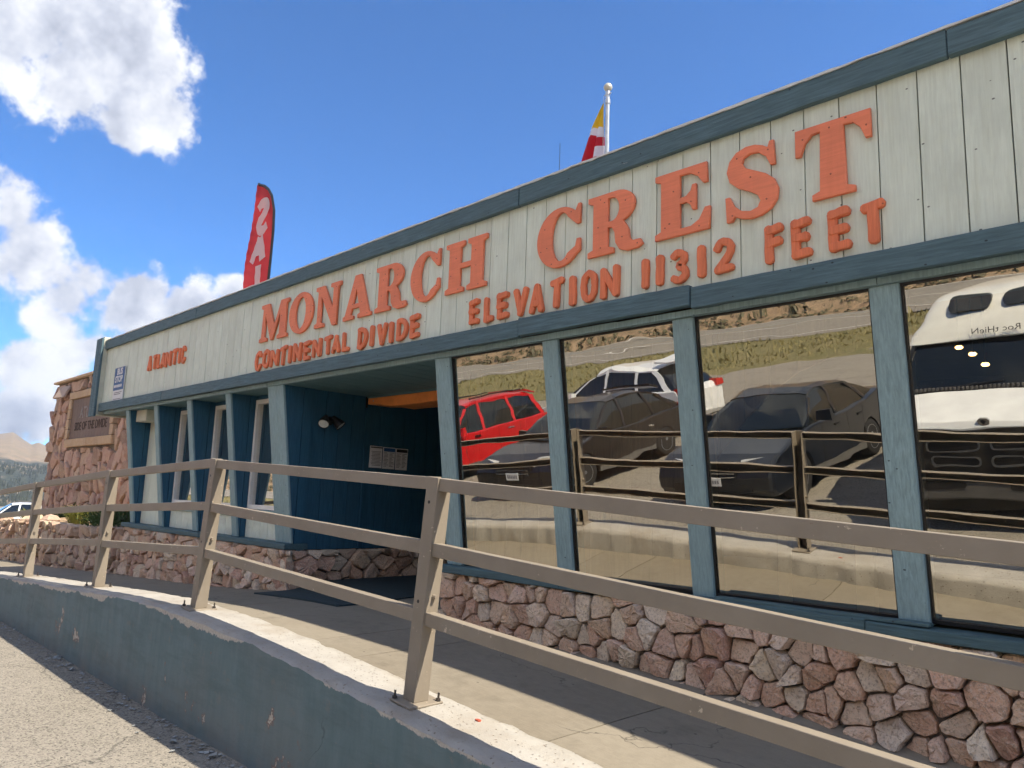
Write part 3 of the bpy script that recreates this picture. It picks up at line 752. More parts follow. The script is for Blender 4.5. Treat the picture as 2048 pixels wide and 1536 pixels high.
# display panes (each set a hair differently) with a dark glazing bead round them
PANE = [(0.001, 0.0), (0.0, 0.001), (0.0, 0.0), (-0.0065, 0.0), (0, 0), (0, 0), (0, 0)]
for i in range(len(posts) - 1):
    xa = posts[i][0] + posts[i][1] / 2; xb = posts[i + 1][0] - posts[i + 1][1] / 2
    z0, z1 = -0.575, 1.236; a = PANE[i][0]; b = PANE[i][1]
    def gp(x, z, dy=0.0): return (x, yg(z) + dy + (z - 0.3) * a + (x - (xa + xb) / 2) * b, z)
    mb = MB().add([gp(xa + .004, z0), gp(xb - .004, z0), gp(xb - .004, z1), gp(xa + .004, z1)], [(0, 1, 2, 3)])
    pane = obj('window_pane', mb, M['glass'], shop)
    bd = MB(); t = 0.012
    for (x0, x1, za, zb) in ((xa, xa + t, z0, z1), (xb - t, xb, z0, z1), (xa + t, xb - t, z0, z0 + .02), (xa + t, xb - t, z1 - .014, z1)):
        bd.hexa([gp(x0, za, -.016), gp(x1, za, -.016), gp(x1, za, -.003), gp(x0, za, -.003), gp(x0, zb, -.016), gp(x1, zb, -.016), gp(x1, zb, -.003), gp(x0, zb, -.003)])
    obj('glazing_bead', bd, M['black'], pane)
sj = [-5.30, -3.3, -1.62, 0.9, 4.3]
for i, (a, b) in enumerate(zip(sj[:-1], sj[1:])):
    o = obj('sill_board', rough_board(a + .002, b - .002, 4.405 + .012 * (i % 2), 4.72, -0.657, -0.592 + 0.008 * (i % 2), 0.004, 500 + i * 9), M['sill'], shop, fix=True); bevel(o, 0.006)
o = obj('sill_board', rough_board(-2.55, -1.30, 4.432, 4.50, -0.588, -0.566, 0.003, 777), M['sill'], shop, fix=True); bevel(o, 0.004)

# pine boards hung inside the windows
pw = 0.2
def arch(x): return interp(x, [-3.0, -2.94, -2.865, -2.62, -2.335, -2.08, -1.725, -1.4], [.14, .23, .34, .625, .893, 1.0, 1.07, 1.10])
x = -5.62
while x < -1.45:
    xb = min(x + pw - 0.006, -1.46)
    if x < -3.05: za = zb = -0.655
    else: za, zb = arch(x), arch(xb)
    mb = MB().hexa([(x, 5.0, za), (xb, 5.0, zb), (xb, 5.02, zb), (x, 5.02, za), (x, 5.0, 1.45), (xb, 5.0, 1.45), (xb, 5.02, 1.45), (x, 5.02, 1.45)])
    obj('pine_board', mb, M['pine'], shop); x += pw
for (a, b, y0, zt, zb) in ((-5.45, -5.36, 4.86, 1.45, -.655), (-2.89, -2.80, 4.86, 1.45, -.655), (-2.42, -2.35, 5.06, -.10, -.655), (-1.90, -1.79, 5.06, -.08, -.655)):
    obj('pale_stud', MB().box(a, b, y0, y0 + .06, zb, zt), M['cream'], shop)

# entrance recess
def side_board(y0, y1, z0=-0.668, z1=1.236, xx=-8.08, name='recess_board', m=None):
    return obj(name, MB().box(xx - 0.02 + rnd.uniform(0, .002), xx + rnd.uniform(0, .002), y0 + .003, y1 - .003, z0, z1), m or M['navy'], shop)
y = 4.66
for wdt in (0.19, 0.19, 0.19, 0.19): side_board(y, y + wdt); y += wdt
obj('corner_trim', MB().box(-8.085, -8.055, 5.423, 5.455, -0.668, 1.09), M['navy'], shop)
y = 5.458
while y < 7.3: side_board(y, y + 0.195); y += 0.195
obj('recess_backing', MB().box(-8.14, -8.105, 4.56, 7.5, -1.3, 1.26), M['dark'], shop)
obj('recess_back_wall', MB().box(-8.1, -6.3, 7.40, 7.5, -1.2, 1.26), M['navy'], shop)
dr = obj('entry_door', MB().box(-7.75, -6.75, 7.34, 7.395, -1.03, 1.0), M['post'], shop)
obj('door_pane', MB().box(-7.55, -6.95, 7.325, 7.338, -0.6, 0.85), M['carglass'], dr)
obj('door_handle', MB().tube((-7.66, 7.315, -0.1), (-7.66, 7.315, 0.12), 0.012), M['metal'], dr)
dg = MB(); ca, cb = (-5.24, 4.50), (-6.30, 5.65)
dg.hexa([(ca[0], ca[1], -1.3), (ca[0] + .05, ca[1], -1.3), (cb[0] + .05, cb[1], -1.3), (cb[0], cb[1], -1.3), (ca[0], ca[1], 1.235), (ca[0] + .05, ca[1], 1.235), (cb[0] + .05, cb[1], 1.235), (cb[0], cb[1], 1.235)])
obj('recess_splay_wall', dg, M['navy'], shop, fix=True)
obj('recess_side', MB().box(-6.30, -6.25, 5.652, 7.5, -1.3, 1.26), M['navy'], shop)
mb = MB(); hp = [(-8.052, 1.134), (-8.052, 1.212), (-6.26, 1.212), (-6.26, 1.10), (-6.6, 1.096), (-6.95, 1.082), (-7.55, 1.082), (-7.78, 1.118)]
hd = bevel(obj('entry_header', mb.prism(hp[::-1], 5.43, 5.80, 'y'), M['header'], shop, fix=True), 0.006)
obj('header_cap', MB().box(-8.052, -6.26, 5.415, 5.82, 1.2125, 1.2345), M['soffit'], shop)
obj('screw', MB().lathe([(0.009, 0), (0.009, .004), (0.004, .006)], 8, Matrix.Translation((-7.93, 5.43, 1.172)) @ Matrix.Rotation(R_(90), 4, 'X')), M['metal'], hd)

# left bays: fins, windows, siding
def zfront(z): return yg(z) - 0.045
def fin(x0, w):
    mb = MB()
    a, b = (zfront(-.598), -0.598), (zfront(1.236), 1.236)
    front = mb.hexa([(x0, a[0], a[1]), (x0 + w, a[0], a[1]), (x0 + w, a[0] + .03, a[1]), (x0, a[0] + .03, a[1]),
                     (x0, b[0], b[1]), (x0 + w, b[0], b[1]), (x0 + w, b[0] + .03, b[1]), (x0, b[0] + .03, b[1])])
    f = bevel(obj('fin', front, M['post'], shop, fix=True), 0.005)
    e = 0.006
    p1 = [(a[0] + .031, a[1]), (4.535, a[1]), (4.52, b[1]), (b[0] + .031, b[1])] if True else 0
    if a[0] + .031 > 4.53: p1[1] = (a[0] + .034, a[1])
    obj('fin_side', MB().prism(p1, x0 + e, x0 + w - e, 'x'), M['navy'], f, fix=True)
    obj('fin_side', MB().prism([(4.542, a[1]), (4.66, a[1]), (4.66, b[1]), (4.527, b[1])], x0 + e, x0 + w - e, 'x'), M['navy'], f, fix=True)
FX = [-13.33, -12.09, -10.83, -9.58, -8.42]
for xx in FX[:4]: fin(xx, 0.145)
fin(-8.42, 0.20); fin(-8.218, 0.168)
sb = MB().box(0, 0.198, 0, 0.02, 0, 1).mesh('siding_board', M['sage'])
def siding(x0, x1, z0, z1, y):
    n = max(1, round((x1 - x0) / 0.2045)); w = (x1 - x0) / n
    for i in range(n):
        o = link('siding_board', sb, shop); o.location = (x0 + i * w + .003, y + rnd.uniform(0, .003), z0); o.scale = ((w - .007) / 0.198, 1, z1 - z0)
    obj('siding_backing', MB().box(x0, x1, y + .024, y + .04, z0, z1), M['groove'], shop)
siding(FX[0] + .15, FX[1] - .004, -0.598, 1.235, 4.60)
lb = bevel(obj('fascia_vent_box', MB().box(-13.17, -12.72, 4.36, 4.598, 1.05, 1.236), M['cream'], shop), 0.006)
for i in range(1, 4):
    x0, x1 = FX[i] + 0.15, FX[i + 1] - 0.004
    siding(x0, x1, -0.598, -0.345, 4.60)
    bevel(obj('window_ledge', MB().box(x0, x1, 4.575, 4.66, -0.343, -0.245), M['post'], shop), 0.005)
    fr = MB()
    for (a, b, c, d) in ((x0, x0 + .055, -.24, 1.185), (x1 - .055, x1, -.24, 1.185), (x0 + .055, x1 - .055, -.24, -.185), (x0 + .055, x1 - .055, 1.13, 1.185)):
        fr.box(a, b, 4.60, 4.66, c, d)
    w = obj('window_frame', fr, M['white'], shop)
    obj('pane', MB().add([(x0 + .05, 4.64, -.19), (x1 - .05, 4.64, -.19), (x1 - .05, 4.64, 1.135), (x0 + .05, 4.64, 1.135)], [(0, 1, 2, 3)]), M['glass2'], w)
    obj('lintel', MB().box(x0, x1, 4.60, 4.66, 1.187, 1.236), M['navy'], shop)
for i, (a, b) in enumerate(((-13.48, -10.4), (-10.4, -8.045))):
    o = obj('sill_board', rough_board(a + .002, b - .002, 4.41 + .006 * i, 4.72, -0.665, -0.60, 0.004, 600 + i * 9), M['sill'], shop, fix=True); bevel(o, 0.006)
obj('sill_return', rough_board(-8.10, -8.05, 4.58, 4.661, -0.72, -0.60, 0.003, 650), M['sill'], shop, fix=True)

# ------------------------------------------------------------------ rubble masonry
def clip(poly, nx, ny, c):       # keep nx*x+ny*y<=c
    out = []
    for i in range(len(poly)):
        p, q = poly[i], poly[(i + 1) % len(poly)]
        a, b = nx * p[0] + ny * p[1] - c, nx * q[0] + ny * q[1] - c
        if a <= 0: out.append(p)
        if (a < 0 < b) or (b < 0 < a): t = a / (a - b); out.append((p[0] + (q[0] - p[0]) * t, p[1] + (q[1] - p[1]) * t))
    return out
def stone_cells(U0, U1, V0, V1, cw, chh, seed, holes=(), jit=0.40, aspect=1.0):
    r = random.Random(seed); pts = []
    nv = max(1, round((V1 - V0) / chh)); v = V0 - chh * .3
    while v < V1 + chh * .6:             # rough courses of uneven height, stones of uneven width
        rh = chh * r.uniform(.6, 1.45); u = U0 - cw * r.uniform(0, 1)
        while u < U1 + cw:
            w = cw * r.choice((.42, .6, .8, 1.0, 1.2, 1.5))
            pts.append((u + w / 2, v + rh / 2 + rh * r.uniform(-jit, jit))); u += w
        v += rh
    pts = [p for p in pts if U0 - cw * .3 < p[0] < U1 + cw * .3 and V0 - chh * .5 < p[1] < V1 + chh * .4]
    # drop a few so that some stones grow large
    pts = [p for p in pts if r.random() > 0.06]
    cells = []
    for i, p in enumerate(pts):
        poly = [(U0, V0), (U1, V0), (U1, V1), (U0, V1)]
        near = sorted((q for q in pts if q is not p), key=lambda q: (q[0] - p[0]) ** 2 + ((q[1] - p[1]) * aspect) ** 2)[:14]
        for q in near:
            nx_, ny_ = q[0] - p[0], (q[1] - p[1]) * aspect * aspect
            c = nx_ * (p[0] + q[0]) / 2 + ny_ * (p[1] + q[1]) / 2
            poly = clip(poly, nx_, ny_, c)
            if len(poly) < 3: break
        for (a, b, c, d) in holes:
            if len(poly) >= 3:
                cu = sum(q[0] for q in poly) / len(poly); cv = sum(q[1] for q in poly) / len(poly)
                if a < cu < b and c < cv < d: poly = []; break
                # trim against the nearest side of the hole
                if any(a < q[0] < b and c < q[1] < d for q in poly):
                    e = {'l': cu - a, 'r': b - cu, 'b': cv - c, 't': d - cv}; s_ = min(e, key=e.get)
                    poly = clip(poly, *{'l': (1, 0, a), 'r': (-1, 0, -b), 'b': (0, 1, c), 't': (0, -1, -d)}[s_])
        if len(poly) >= 3: cells.append(poly)
    return cells
def make_stones(parent, cells, to3, m, seed, gap=0.008, bulge=0.035, depth=0.05, name='stone', zcut=None):
    r = random.Random(seed); n_ = 0
    for poly in cells:
        cu = sum(q[0] for q in poly) / len(poly); cv = sum(q[1] for q in poly) / len(poly)
        area = abs(sum(poly[i][0] * poly[(i + 1) % len(poly)][1] - poly[(i + 1) % len(poly)][0] * poly[i][1] for i in range(len(poly)))) / 2
        if area < 0.0007: continue
        if zcut is not None and max(q[1] for q in poly) < zcut(cu) - 0.03: continue
        s = math.sqrt(area); g = min(0.3, (gap + r.uniform(0, gap)) / s * 2)
        P1 = []
        for i in range(len(poly)):
            p, q = poly[i], poly[(i + 1) % len(poly)]
            L = math.hypot(q[0] - p[0], q[1] - p[1])
            if L < 0.012: continue
            for t in ((0.10, 0.36, 0.64, 0.90) if L > s * 0.55 else (0.16, 0.84)):
                P1.append((lerp(p[0], q[0], t) + 0.04 * s * r.uniform(-1, 1), lerp(p[1], q[1], t) + 0.04 * s * r.uniform(-1, 1)))
        if len(P1) < 4: continue
        sc = lambda k: [(cu + (p[0] - cu) * k, cv + (p[1] - cv) * k) for p in P1]
        h = bulge * r.uniform(0.35, 1.5); tu, tv = r.uniform(-.55, .55) * h / s, r.uniform(-.5, .5) * h / s
        def W(p, w, j=0.0): return to3(p[0], p[1], w + ((p[0] - cu) * tu * 2 + (p[1] - cv) * tv * 2 if w > 0 else 0) + r.uniform(-j, j))
        rings = [[W(p, -depth) for p in sc(1 - g)], [W(p, h * .62, h * .10) for p in sc((1 - g) * .985)], [W(p, h * .95, h * .12) for p in sc((1 - g) * .91)], [W(p, h, h * .10) for p in sc((1 - g) * .5)]]
        mb = MB(); n = len(P1)
        for k_, rg in enumerate(rings): mb.v += rg
        for k_ in range(3): mb.f += [(k_ * n + i, k_ * n + (i + 1) % n, (k_ + 1) * n + (i + 1) % n, (k_ + 1) * n + i) for i in range(n)]
        mb.v.append(W((cu, cv), h, h * .1)); mb.f += [(3 * n + i, 3 * n + (i + 1) % n, 4 * n) for i in range(n)]
        obj(name, mb, m, parent); n_ += 1
    return n_

# stone base under the display windows, left bays and in the recess
base = obj('stone_base', MB().box(-5.28, 4.25, 4.505, 4.75, -1.9, -0.658), M['mortar'], shop)
make_stones(base, stone_cells(-5.30, 1.0, -1.5, -0.657, 0.150, 0.135, 5), lambda u, v, w: (u, 4.475 - w, v), M['stone'], 6, gap=0.0035, bulge=0.06, zcut=lambda u: floorz(u, 4.45))
base2 = obj('stone_base', MB().box(-13.42, -8.09, 4.505, 4.70, -2.0, -0.667), M['mortar'], shop)
make_stones(base2, stone_cells(-13.4, -8.04, -1.55, -0.667, 0.17, 0.15, 15), lambda u, v, w: (u, 4.475 - w, v), M['stone'], 16, gap=0.004, bulge=0.06, zcut=lambda u: floorz(u, 4.45))
base3 = obj('stone_base', MB().box(-8.35, -8.10, 4.71, 7.4, -1.5, -0.674), M['mortar2'], shop)
make_stones(base3, stone_cells(4.44, 7.3, -1.15, -0.672, 0.26, 0.13, 25), lambda u, v, w: (-8.07 + w, u, v), M['stone'], 26, gap=0.005, bulge=0.06)

# ------------------------------------------------------------------ sign letters on the fascia
def ell(cx, cy, rx, ry, a0, a1, n=14):
    return [(cx + rx * math.cos(R_(lerp(a0, a1, i / n))), cy + ry * math.sin(R_(lerp(a0, a1, i / n)))) for i in range(n + 1)]
def smooth_path(pts, n=5):
    out = []
    for i in range(len(pts) - 1):
        p0, p1, p2, p3 = pts[max(0, i - 1)], pts[i], pts[i + 1], pts[min(len(pts) - 1, i + 2)]
        for k in range(n):
            t = k / n
            out.append(tuple(0.5 * (2 * b + (c - a) * t + (2 * a - 5 * b + 4 * c - d) * t * t + (3 * b - a - 3 * c + d) * t ** 3) for a, b, c, d in zip(p0, p1, p2, p3)))
    return out + [pts[-1]]
def sg():
    g = {}
    g['M'] = (1.43, [[(0, 0), (0, .085), (.10, .12), (.13, .87), (.02, .91), (.02, 1), (.42, 1), (.75, .36), (1.03, 1), (1.42, 1), (1.42, .915), (1.32, .88), (1.33, .12), (1.43, .085), (1.43, 0), (.93, 0), (.93, .085), (1.03, .12), (1.02, .70), (.71, .0), (.60, .0), (.26, .72), (.27, .12), (.40, .085), (.40, 0)]])
    g['O'] = (1.12, [ell(.56, .5, .56, .52, 0, 348, 30), ell(.55, .5, .24, .40, 0, 348, 24)])
    g['N'] = (1.06, [[(0, 0), (0, .085), (.11, .12), (.11, .87), (0, .915), (0, 1), (.36, 1), (.76, .40), (.76, .88), (.64, .915), (.64, 1), (1.06, 1), (1.06, .915), (.96, .88), (.95, -.02), (.78, -.02), (.26, .74), (.27, .12), (.40, .085), (.40, 0)]])
    g['A'] = (1.12, [[(0, 0), (0, .08), (.08, .11), (.42, 1), (.66, 1), (1.03, .11), (1.12, .08), (1.12, 0), (.60, 0), (.60, .08), (.70, .11), (.66, .24), (.35, .24), (.30, .11), (.42, .08), (.42, 0)], [(.385, .34), (.62, .34), (.50, .69)]])
    g['R'] = (1.12, [[(0, 0), (0, .085), (.11, .12), (.11, .87), (0, .915), (0, 1)] + ell(.60, .735, .36, .265, 90, -70, 14) + [(.78, .42), (.84, .32), (.86, .18), (.92, .12), (1.07, .12), (1.12, .03), (1.02, -.015), (.80, -.02), (.66, .03), (.58, .15), (.56, .32), (.50, .42), (.42, .43), (.42, .12), (.54, .085), (.54, 0)],
                        [(.42, .52), (.42, .91)] + ell(.50, .715, .15, .195, 90, -90, 10)])
    inner = ell(.56, .505, .22, .42, 48, 312, 22)
    outer = ell(.52, .5, .52, .52, 318, 48, 28)
    g['C'] = (.98, [[(.98, 1.0), (.97, .66), (.89, .66)] + inner + [(.88, .28), (.91, .40), (.98, .40), (.985, .20)] + outer + [(.90, .945), (.93, 1.0)]])
    g['H'] = (1.14, [[(0, 0), (0, .085), (.10, .12), (.10, .88), (0, .915), (0, 1), (.52, 1), (.52, .915), (.42, .88), (.42, .56), (.72, .56), (.72, .88), (.62, .915), (.62, 1), (1.14, 1), (1.14, .915), (1.04, .88), (1.04, .12), (1.14, .085), (1.14, 0), (.62, 0), (.62, .085), (.72, .12), (.72, .46), (.42, .46), (.42, .12), (.52, .085), (.52, 0)]])
    g['E'] = (.90, [[(0, 0), (0, .085), (.10, .12), (.10, .88), (0, .915), (0, 1), (.85, 1), (.86, .70), (.79, .70), (.70, .83), (.58, .90), (.42, .91), (.42, .56), (.52, .57), (.59, .63), (.62, .72), (.68, .72), (.68, .34), (.62, .34), (.59, .42), (.52, .475), (.42, .48), (.42, .10), (.60, .10), (.73, .17), (.82, .33), (.90, .33), (.885, 0)]])
    g['S'] = (.86, [[(.78, 1.0), (.80, .66), (.73, .66), (.66, .80), (.54, .89), (.42, .905), (.32, .87), (.29, .80), (.34, .72), (.50, .64), (.66, .56), (.78, .46), (.84, .32), (.82, .17), (.73, .06), (.58, -.005), (.42, -.02), (.28, .01), (.17, .06), (.12, .0), (.04, .0), (.02, .36), (.09, .36), (.16, .22), (.28, .12), (.42, .09), (.53, .12), (.57, .20), (.53, .29), (.40, .37), (.22, .46), (.09, .57), (.045, .72), (.09, .87), (.20, .975), (.36, 1.02), (.50, 1.01), (.62, .965), (.69, .92), (.72, 1.0)]])
    g['T'] = (.96, [[(.21, 0), (.21, .075), (.31, .11), (.33, .90), (.22, .89), (.13, .80), (.07, .64), (0, .64), (.0, 1), (.96, 1), (.96, .64), (.89, .64), (.83, .80), (.74, .89), (.63, .90), (.65, .11), (.75, .075), (.75, 0)]])
    return g
SG = sg()
def serif_letter(ch, x0, x1, z0, z1):
    w, loops = SG[ch]
    cu = bpy.data.curves.new('letter', 'CURVE'); cu.dimensions = '2D'; cu.fill_mode = 'BOTH'; cu.extrude = 0.010; cu.bevel_depth = 0.0035; cu.bevel_resolution = 1; cu.offset = -0.0035
    for lp in loops:
        s = cu.splines.new('POLY'); s.points.add(len(lp) - 1); s.use_cyclic_u = True
        for p, q in zip(s.points, lp): p.co = (x0 + q[0] / w * (x1 - x0), z0 + q[1] * (z1 - z0), 0, 1)
    o = bpy.data.objects.new('letter', cu); C.objects.link(o); me = bpy.data.meshes.new_from_object(o)
    bpy.data.objects.remove(o); bpy.data.curves.remove(cu)
    me.transform(Matrix(((1, 0, 0, 0), (0, 0, -1, 4.184), (0, 1, 0, 0), (0, 0, 0, 1))))
    me.materials.clear(); me.materials.append(M['orange'])
    L = link('sign_letter', me, shop)
    # screw heads
    def inside(x, y):
        c = False
        for lp in loops:
            for i in range(len(lp)):
                (ax, ay), (bx, by) = lp[i], lp[i - 1]
                if (ay > y) != (by > y) and x < (bx - ax) * (y - ay) / (by - ay) + ax: c = not c
        return c
    r = random.Random(ch + str(x0)); pts = []
    for _ in range(600):
        x, y = r.uniform(0, w), r.uniform(0, 1)
        if all(inside(x + dx, y + dy) for dx, dy in ((.05, 0), (-.05, 0), (0, .05), (0, -.05))) and all(math.hypot(x - p[0], y - p[1]) > .34 for p in pts): pts.append((x, y))
        if len(pts) > 5: break
    for (x, y) in pts:
        c = Matrix.Translation((x0 + x / w * (x1 - x0), 4.1702, z0 + y * (z1 - z0))) @ Matrix.Rotation(R_(90), 4, 'X')
        obj('screw', MB().lathe([(.0055, -.002), (.0055, .0012), (.003, .002)], 8, c), M['screw'], L)
    return L
M['screw'] = plain('painted screw head', (0.36, 0.10, 0.06), 0.5)
ZB, ZT_ = 1.790, 2.252
for ch, a, b in (('M', -8.625, -7.945), ('O', -7.915, -7.385), ('N', -7.335, -6.835), ('A', -6.755, -6.245), ('R', -6.18, -5.655), ('C', -5.607, -5.178), ('H', -5.09, -4.552),
                 ('C', -3.961, -3.518), ('R', -3.440, -2.945), ('E', -2.842, -2.417), ('S', -2.315, -1.943), ('T', -1.841, -1.403)):
    serif_letter(ch, a, b, ZB, ZT_ + 0.004)

# small letters cut from rounded strips of wood; every stroke lies at its own depth
STROKES = {
    'C': [[(.88, .80), (.72, .93), (.50, .95), (.28, .82), (.18, .52), (.26, .2), (.50, .06), (.74, .10), (.88, .26)]],
    'O': [[(.5, .94), (.22, .80), (.16, .5), (.22, .2), (.5, .06), (.78, .2), (.84, .5), (.78, .80), (.5, .94)]],
    'N': [[(.18, .08), (.18, .92)], [(.2, .9), (.80, .1)], [(.82, .08), (.82, .92)]],
    'T': [[(.10, .86), (.90, .92)], [(.5, .08), (.5, .88)]],
    'I': [[(.5, .08), (.5, .92)]], '1': [[(.5, .08), (.5, .92)]],
    'E': [[(.24, .08), (.22, .92)], [(.2, .10), (.86, .12)], [(.2, .50), (.76, .53)], [(.2, .86), (.86, .91)]],
    'F': [[(.26, .06), (.24, .92)], [(.2, .50), (.78, .54)], [(.2, .86), (.88, .92)]],
    'A': [[(.12, .08), (.50, .92)], [(.50, .92), (.88, .08)], [(.28, .30), (.72, .32)]],
    'L': [[(.24, .92), (.24, .10)], [(.22, .10), (.86, .14)]],
    'D': [[(.22, .08), (.22, .92)], [(.2, .90), (.55, .90), (.82, .70), (.86, .45), (.72, .2), (.42, .06), (.2, .1)]],
    'V': [[(.12, .92), (.50, .08)], [(.88, .92), (.50, .08)]],
    '3': [[(.18, .84), (.45, .94), (.74, .84), (.74, .64), (.48, .52), (.78, .40), (.82, .2), (.52, .06), (.2, .14)]],
    '2': [[(.16, .74), (.36, .92), (.66, .92), (.82, .74), (.70, .52), (.30, .22), (.18, .1)], [(.18, .10), (.86, .12)]],
}
def ribbon(mb, pts, hw, y0, y1, r):
    """flat strip with rounded ends following a path in the x-z plane, front at y0 (bevelled), back at y1"""
    if len(pts) > 2:
        closed = pts[0] == pts[-1]; pts = smooth_path(pts, 4)
    else:
        closed = False; a, b = pts; pts = [(lerp(a[0], b[0], t), lerp(a[1], b[1], t)) for t in (0, .33, .67, 1)]
    n = len(pts); Ls, Rs = [], []
    for i, p in enumerate(pts):
        if closed: a, b = pts[(i - 1) % (n - 1)], pts[(i + 1) % (n - 1)]
        else: a, b = pts[max(0, i - 1)], pts[min(n - 1, i + 1)]
        dx, dz = b[0] - a[0], b[1] - a[1]; d = math.hypot(dx, dz) or 1; w1, w2 = hw * r.uniform(.9, 1.1), hw * r.uniform(.9, 1.1)
        Ls.append((p[0] - dz / d * w1, p[1] + dx / d * w1)); Rs.append((p[0] + dz / d * w2, p[1] - dx / d * w2))
    if closed:
        m = n - 1; vs = []
        for k in range(m):
            li, ri = Ls[k], Rs[k]; cxm, czm = (li[0] + ri[0]) / 2, (li[1] + ri[1]) / 2
            vs += [(li[0], y1, li[1]), (li[0], y0 + .006, li[1]), (lerp(li[0], cxm, .2), y0, lerp(li[1], czm, .2)), (lerp(ri[0], cxm, .2), y0, lerp(ri[1], czm, .2)), (ri[0], y0 + .006, ri[1]), (ri[0], y1, ri[1])]
        mb.add(vs, [(k * 6 + j, k * 6 + j + 1, ((k + 1) % m) * 6 + j + 1, ((k + 1) % m) * 6 + j) for k in range(m) for j in range(5)])
        return
    def cap(p, q, sgn):
        c = ((p[0] + q[0]) / 2, (p[1] + q[1]) / 2); rx, rz = p[0] - c[0], p[1] - c[1]; ux, uz = -rz * sgn, rx * sgn
        return [(c[0] + rx * math.cos(t) + ux * math.sin(t) * .75, c[1] + rz * math.cos(t) + uz * math.sin(t) * .75) for t in (0.7, 1.57, 2.44)]
    loop = Ls + cap(Ls[-1], Rs[-1], -1) + Rs[::-1] + cap(Rs[0], Ls[0], -1)
    cxm = sum(p[0] for p in loop) / len(loop); czm = sum(p[1] for p in loop) / len(loop)
    # front inset towards the centre line
    N_ = len(loop); inn = []
    for i in range(N_):
        a, b = loop[i - 1], loop[(i + 1) % N_]; dx, dz = b[0] - a[0], b[1] - a[1]; d = math.hypot(dx, dz) or 1
        inn.append((loop[i][0] + dz / d * .006, loop[i][1] - dx / d * .006))
    vs = [(p[0], y1, p[1]) for p in loop] + [(p[0], y0 + .005, p[1]) for p in loop] + [(p[0], y0, p[1]) for p in inn]
    fs = [(i, (i + 1) % N_, N_ + (i + 1) % N_, N_ + i) for i in range(N_)] + [(N_ + i, N_ + (i + 1) % N_, 2 * N_ + (i + 1) % N_, 2 * N_ + i) for i in range(N_)]
    # front face as a strip between both long sides
    nL = len(Ls); f0 = 2 * N_
    A = [f0 + i for i in range(nL)]; B = [f0 + N_ - 4 - i for i in range(nL)]
    fs += [(A[i], A[i + 1], B[i + 1], B[i]) for i in range(nL - 1)]
    c1 = [f0 + nL + k for k in range(3)]; c2 = [f0 + N_ - 3 + k for k in range(3)]
    fs += [tuple([A[-1]] + c1 + [B[-1]]), tuple([B[0]] + c2 + [A[0]])]
    mb.add(vs, fs)
def wood_letter(ch, x0, x1, z0, z1, r):
    mb = MB(); h = z1 - z0; hw = 0.105 * h if ch not in '1I' else 0.125 * h
    mx = hw / max(0.02, (x1 - x0)); mz = hw / h
    for k, st in enumerate(STROKES[ch]):
        pts = []
        xs_ = [p[0] for s in STROKES[ch] for p in s]; lo, hi = min(xs_), max(xs_)
        for p in st:
            u = (p[0] - lo) / (hi - lo) if hi > lo else 0.5
            v = (p[1] - .06) / .88
            pts.append((lerp(x0 + hw, x1 - hw, u) if hi > lo else (x0 + x1) / 2, lerp(z0 + hw * .8, z1 - hw * .8, v)))
        if st[0] == st[-1]: pts[-1] = pts[0]
        else: pts = [(p[0] + r.uniform(-.004, .004), p[1] + r.uniform(-.005, .005)) for p in pts]
        ribbon(mb, pts, hw, 4.172 - 0.0035 * k, 4.1995, r)
    return obj('sign_letter', mb, M['orange2'], shop, fix=True)
r5 = random.Random(21)
def row(items, z0, z1, dz=0.012):
    for ch, a, b in items:
        o1, o2 = r5.uniform(-dz, dz), r5.uniform(-dz, dz); wood_letter(ch, a, b, z0 + o1, z1 + o2, r5)
row(list(zip('CONTINENTAL', [-8.69, -8.497, -8.306, -8.086, -7.889, -7.764, -7.533, -7.344, -7.107, -6.948, -6.743], [-8.532, -8.325, -8.107, -7.906, -7.80, -7.581, -7.375, -7.161, -6.948, -6.785, -6.602])), 1.450, 1.675)
row(list(zip('DIVIDE', [-6.457, -6.249, -6.117, -5.926, -5.798, -5.585], [-6.289, -6.167, -5.955, -5.845, -5.625, -5.435])), 1.450, 1.680)
row(list(zip('ELEVATION', [-4.755, -4.565, -4.408, -4.212, -4.034, -3.822, -3.624, -3.505, -3.318], [-4.617, -4.443, -4.264, -4.052, -3.879, -3.668, -3.553, -3.352, -3.149])), 1.455, 1.697, 0.006)
row(list(zip('11312', [-2.964, -2.842, -2.729, -2.52, -2.40], [-2.89, -2.774, -2.584, -2.456, -2.249])), 1.460, 1.697, 0.004)
row(list(zip('FEET', [-2.05, -1.885, -1.668, -1.485], [-1.92, -1.748, -1.525, -1.341])), 1.458, 1.716, 0.005)
row(list(zip('ATLANTIC', [-12.382, -12.164, -11.988, -11.844, -11.651, -11.385, -11.172, -11.055], [-12.224, -12.011, -11.852, -11.657, -11.430, -11.208, -11.074, -10.903])), 1.790, 2.036, 0.008)

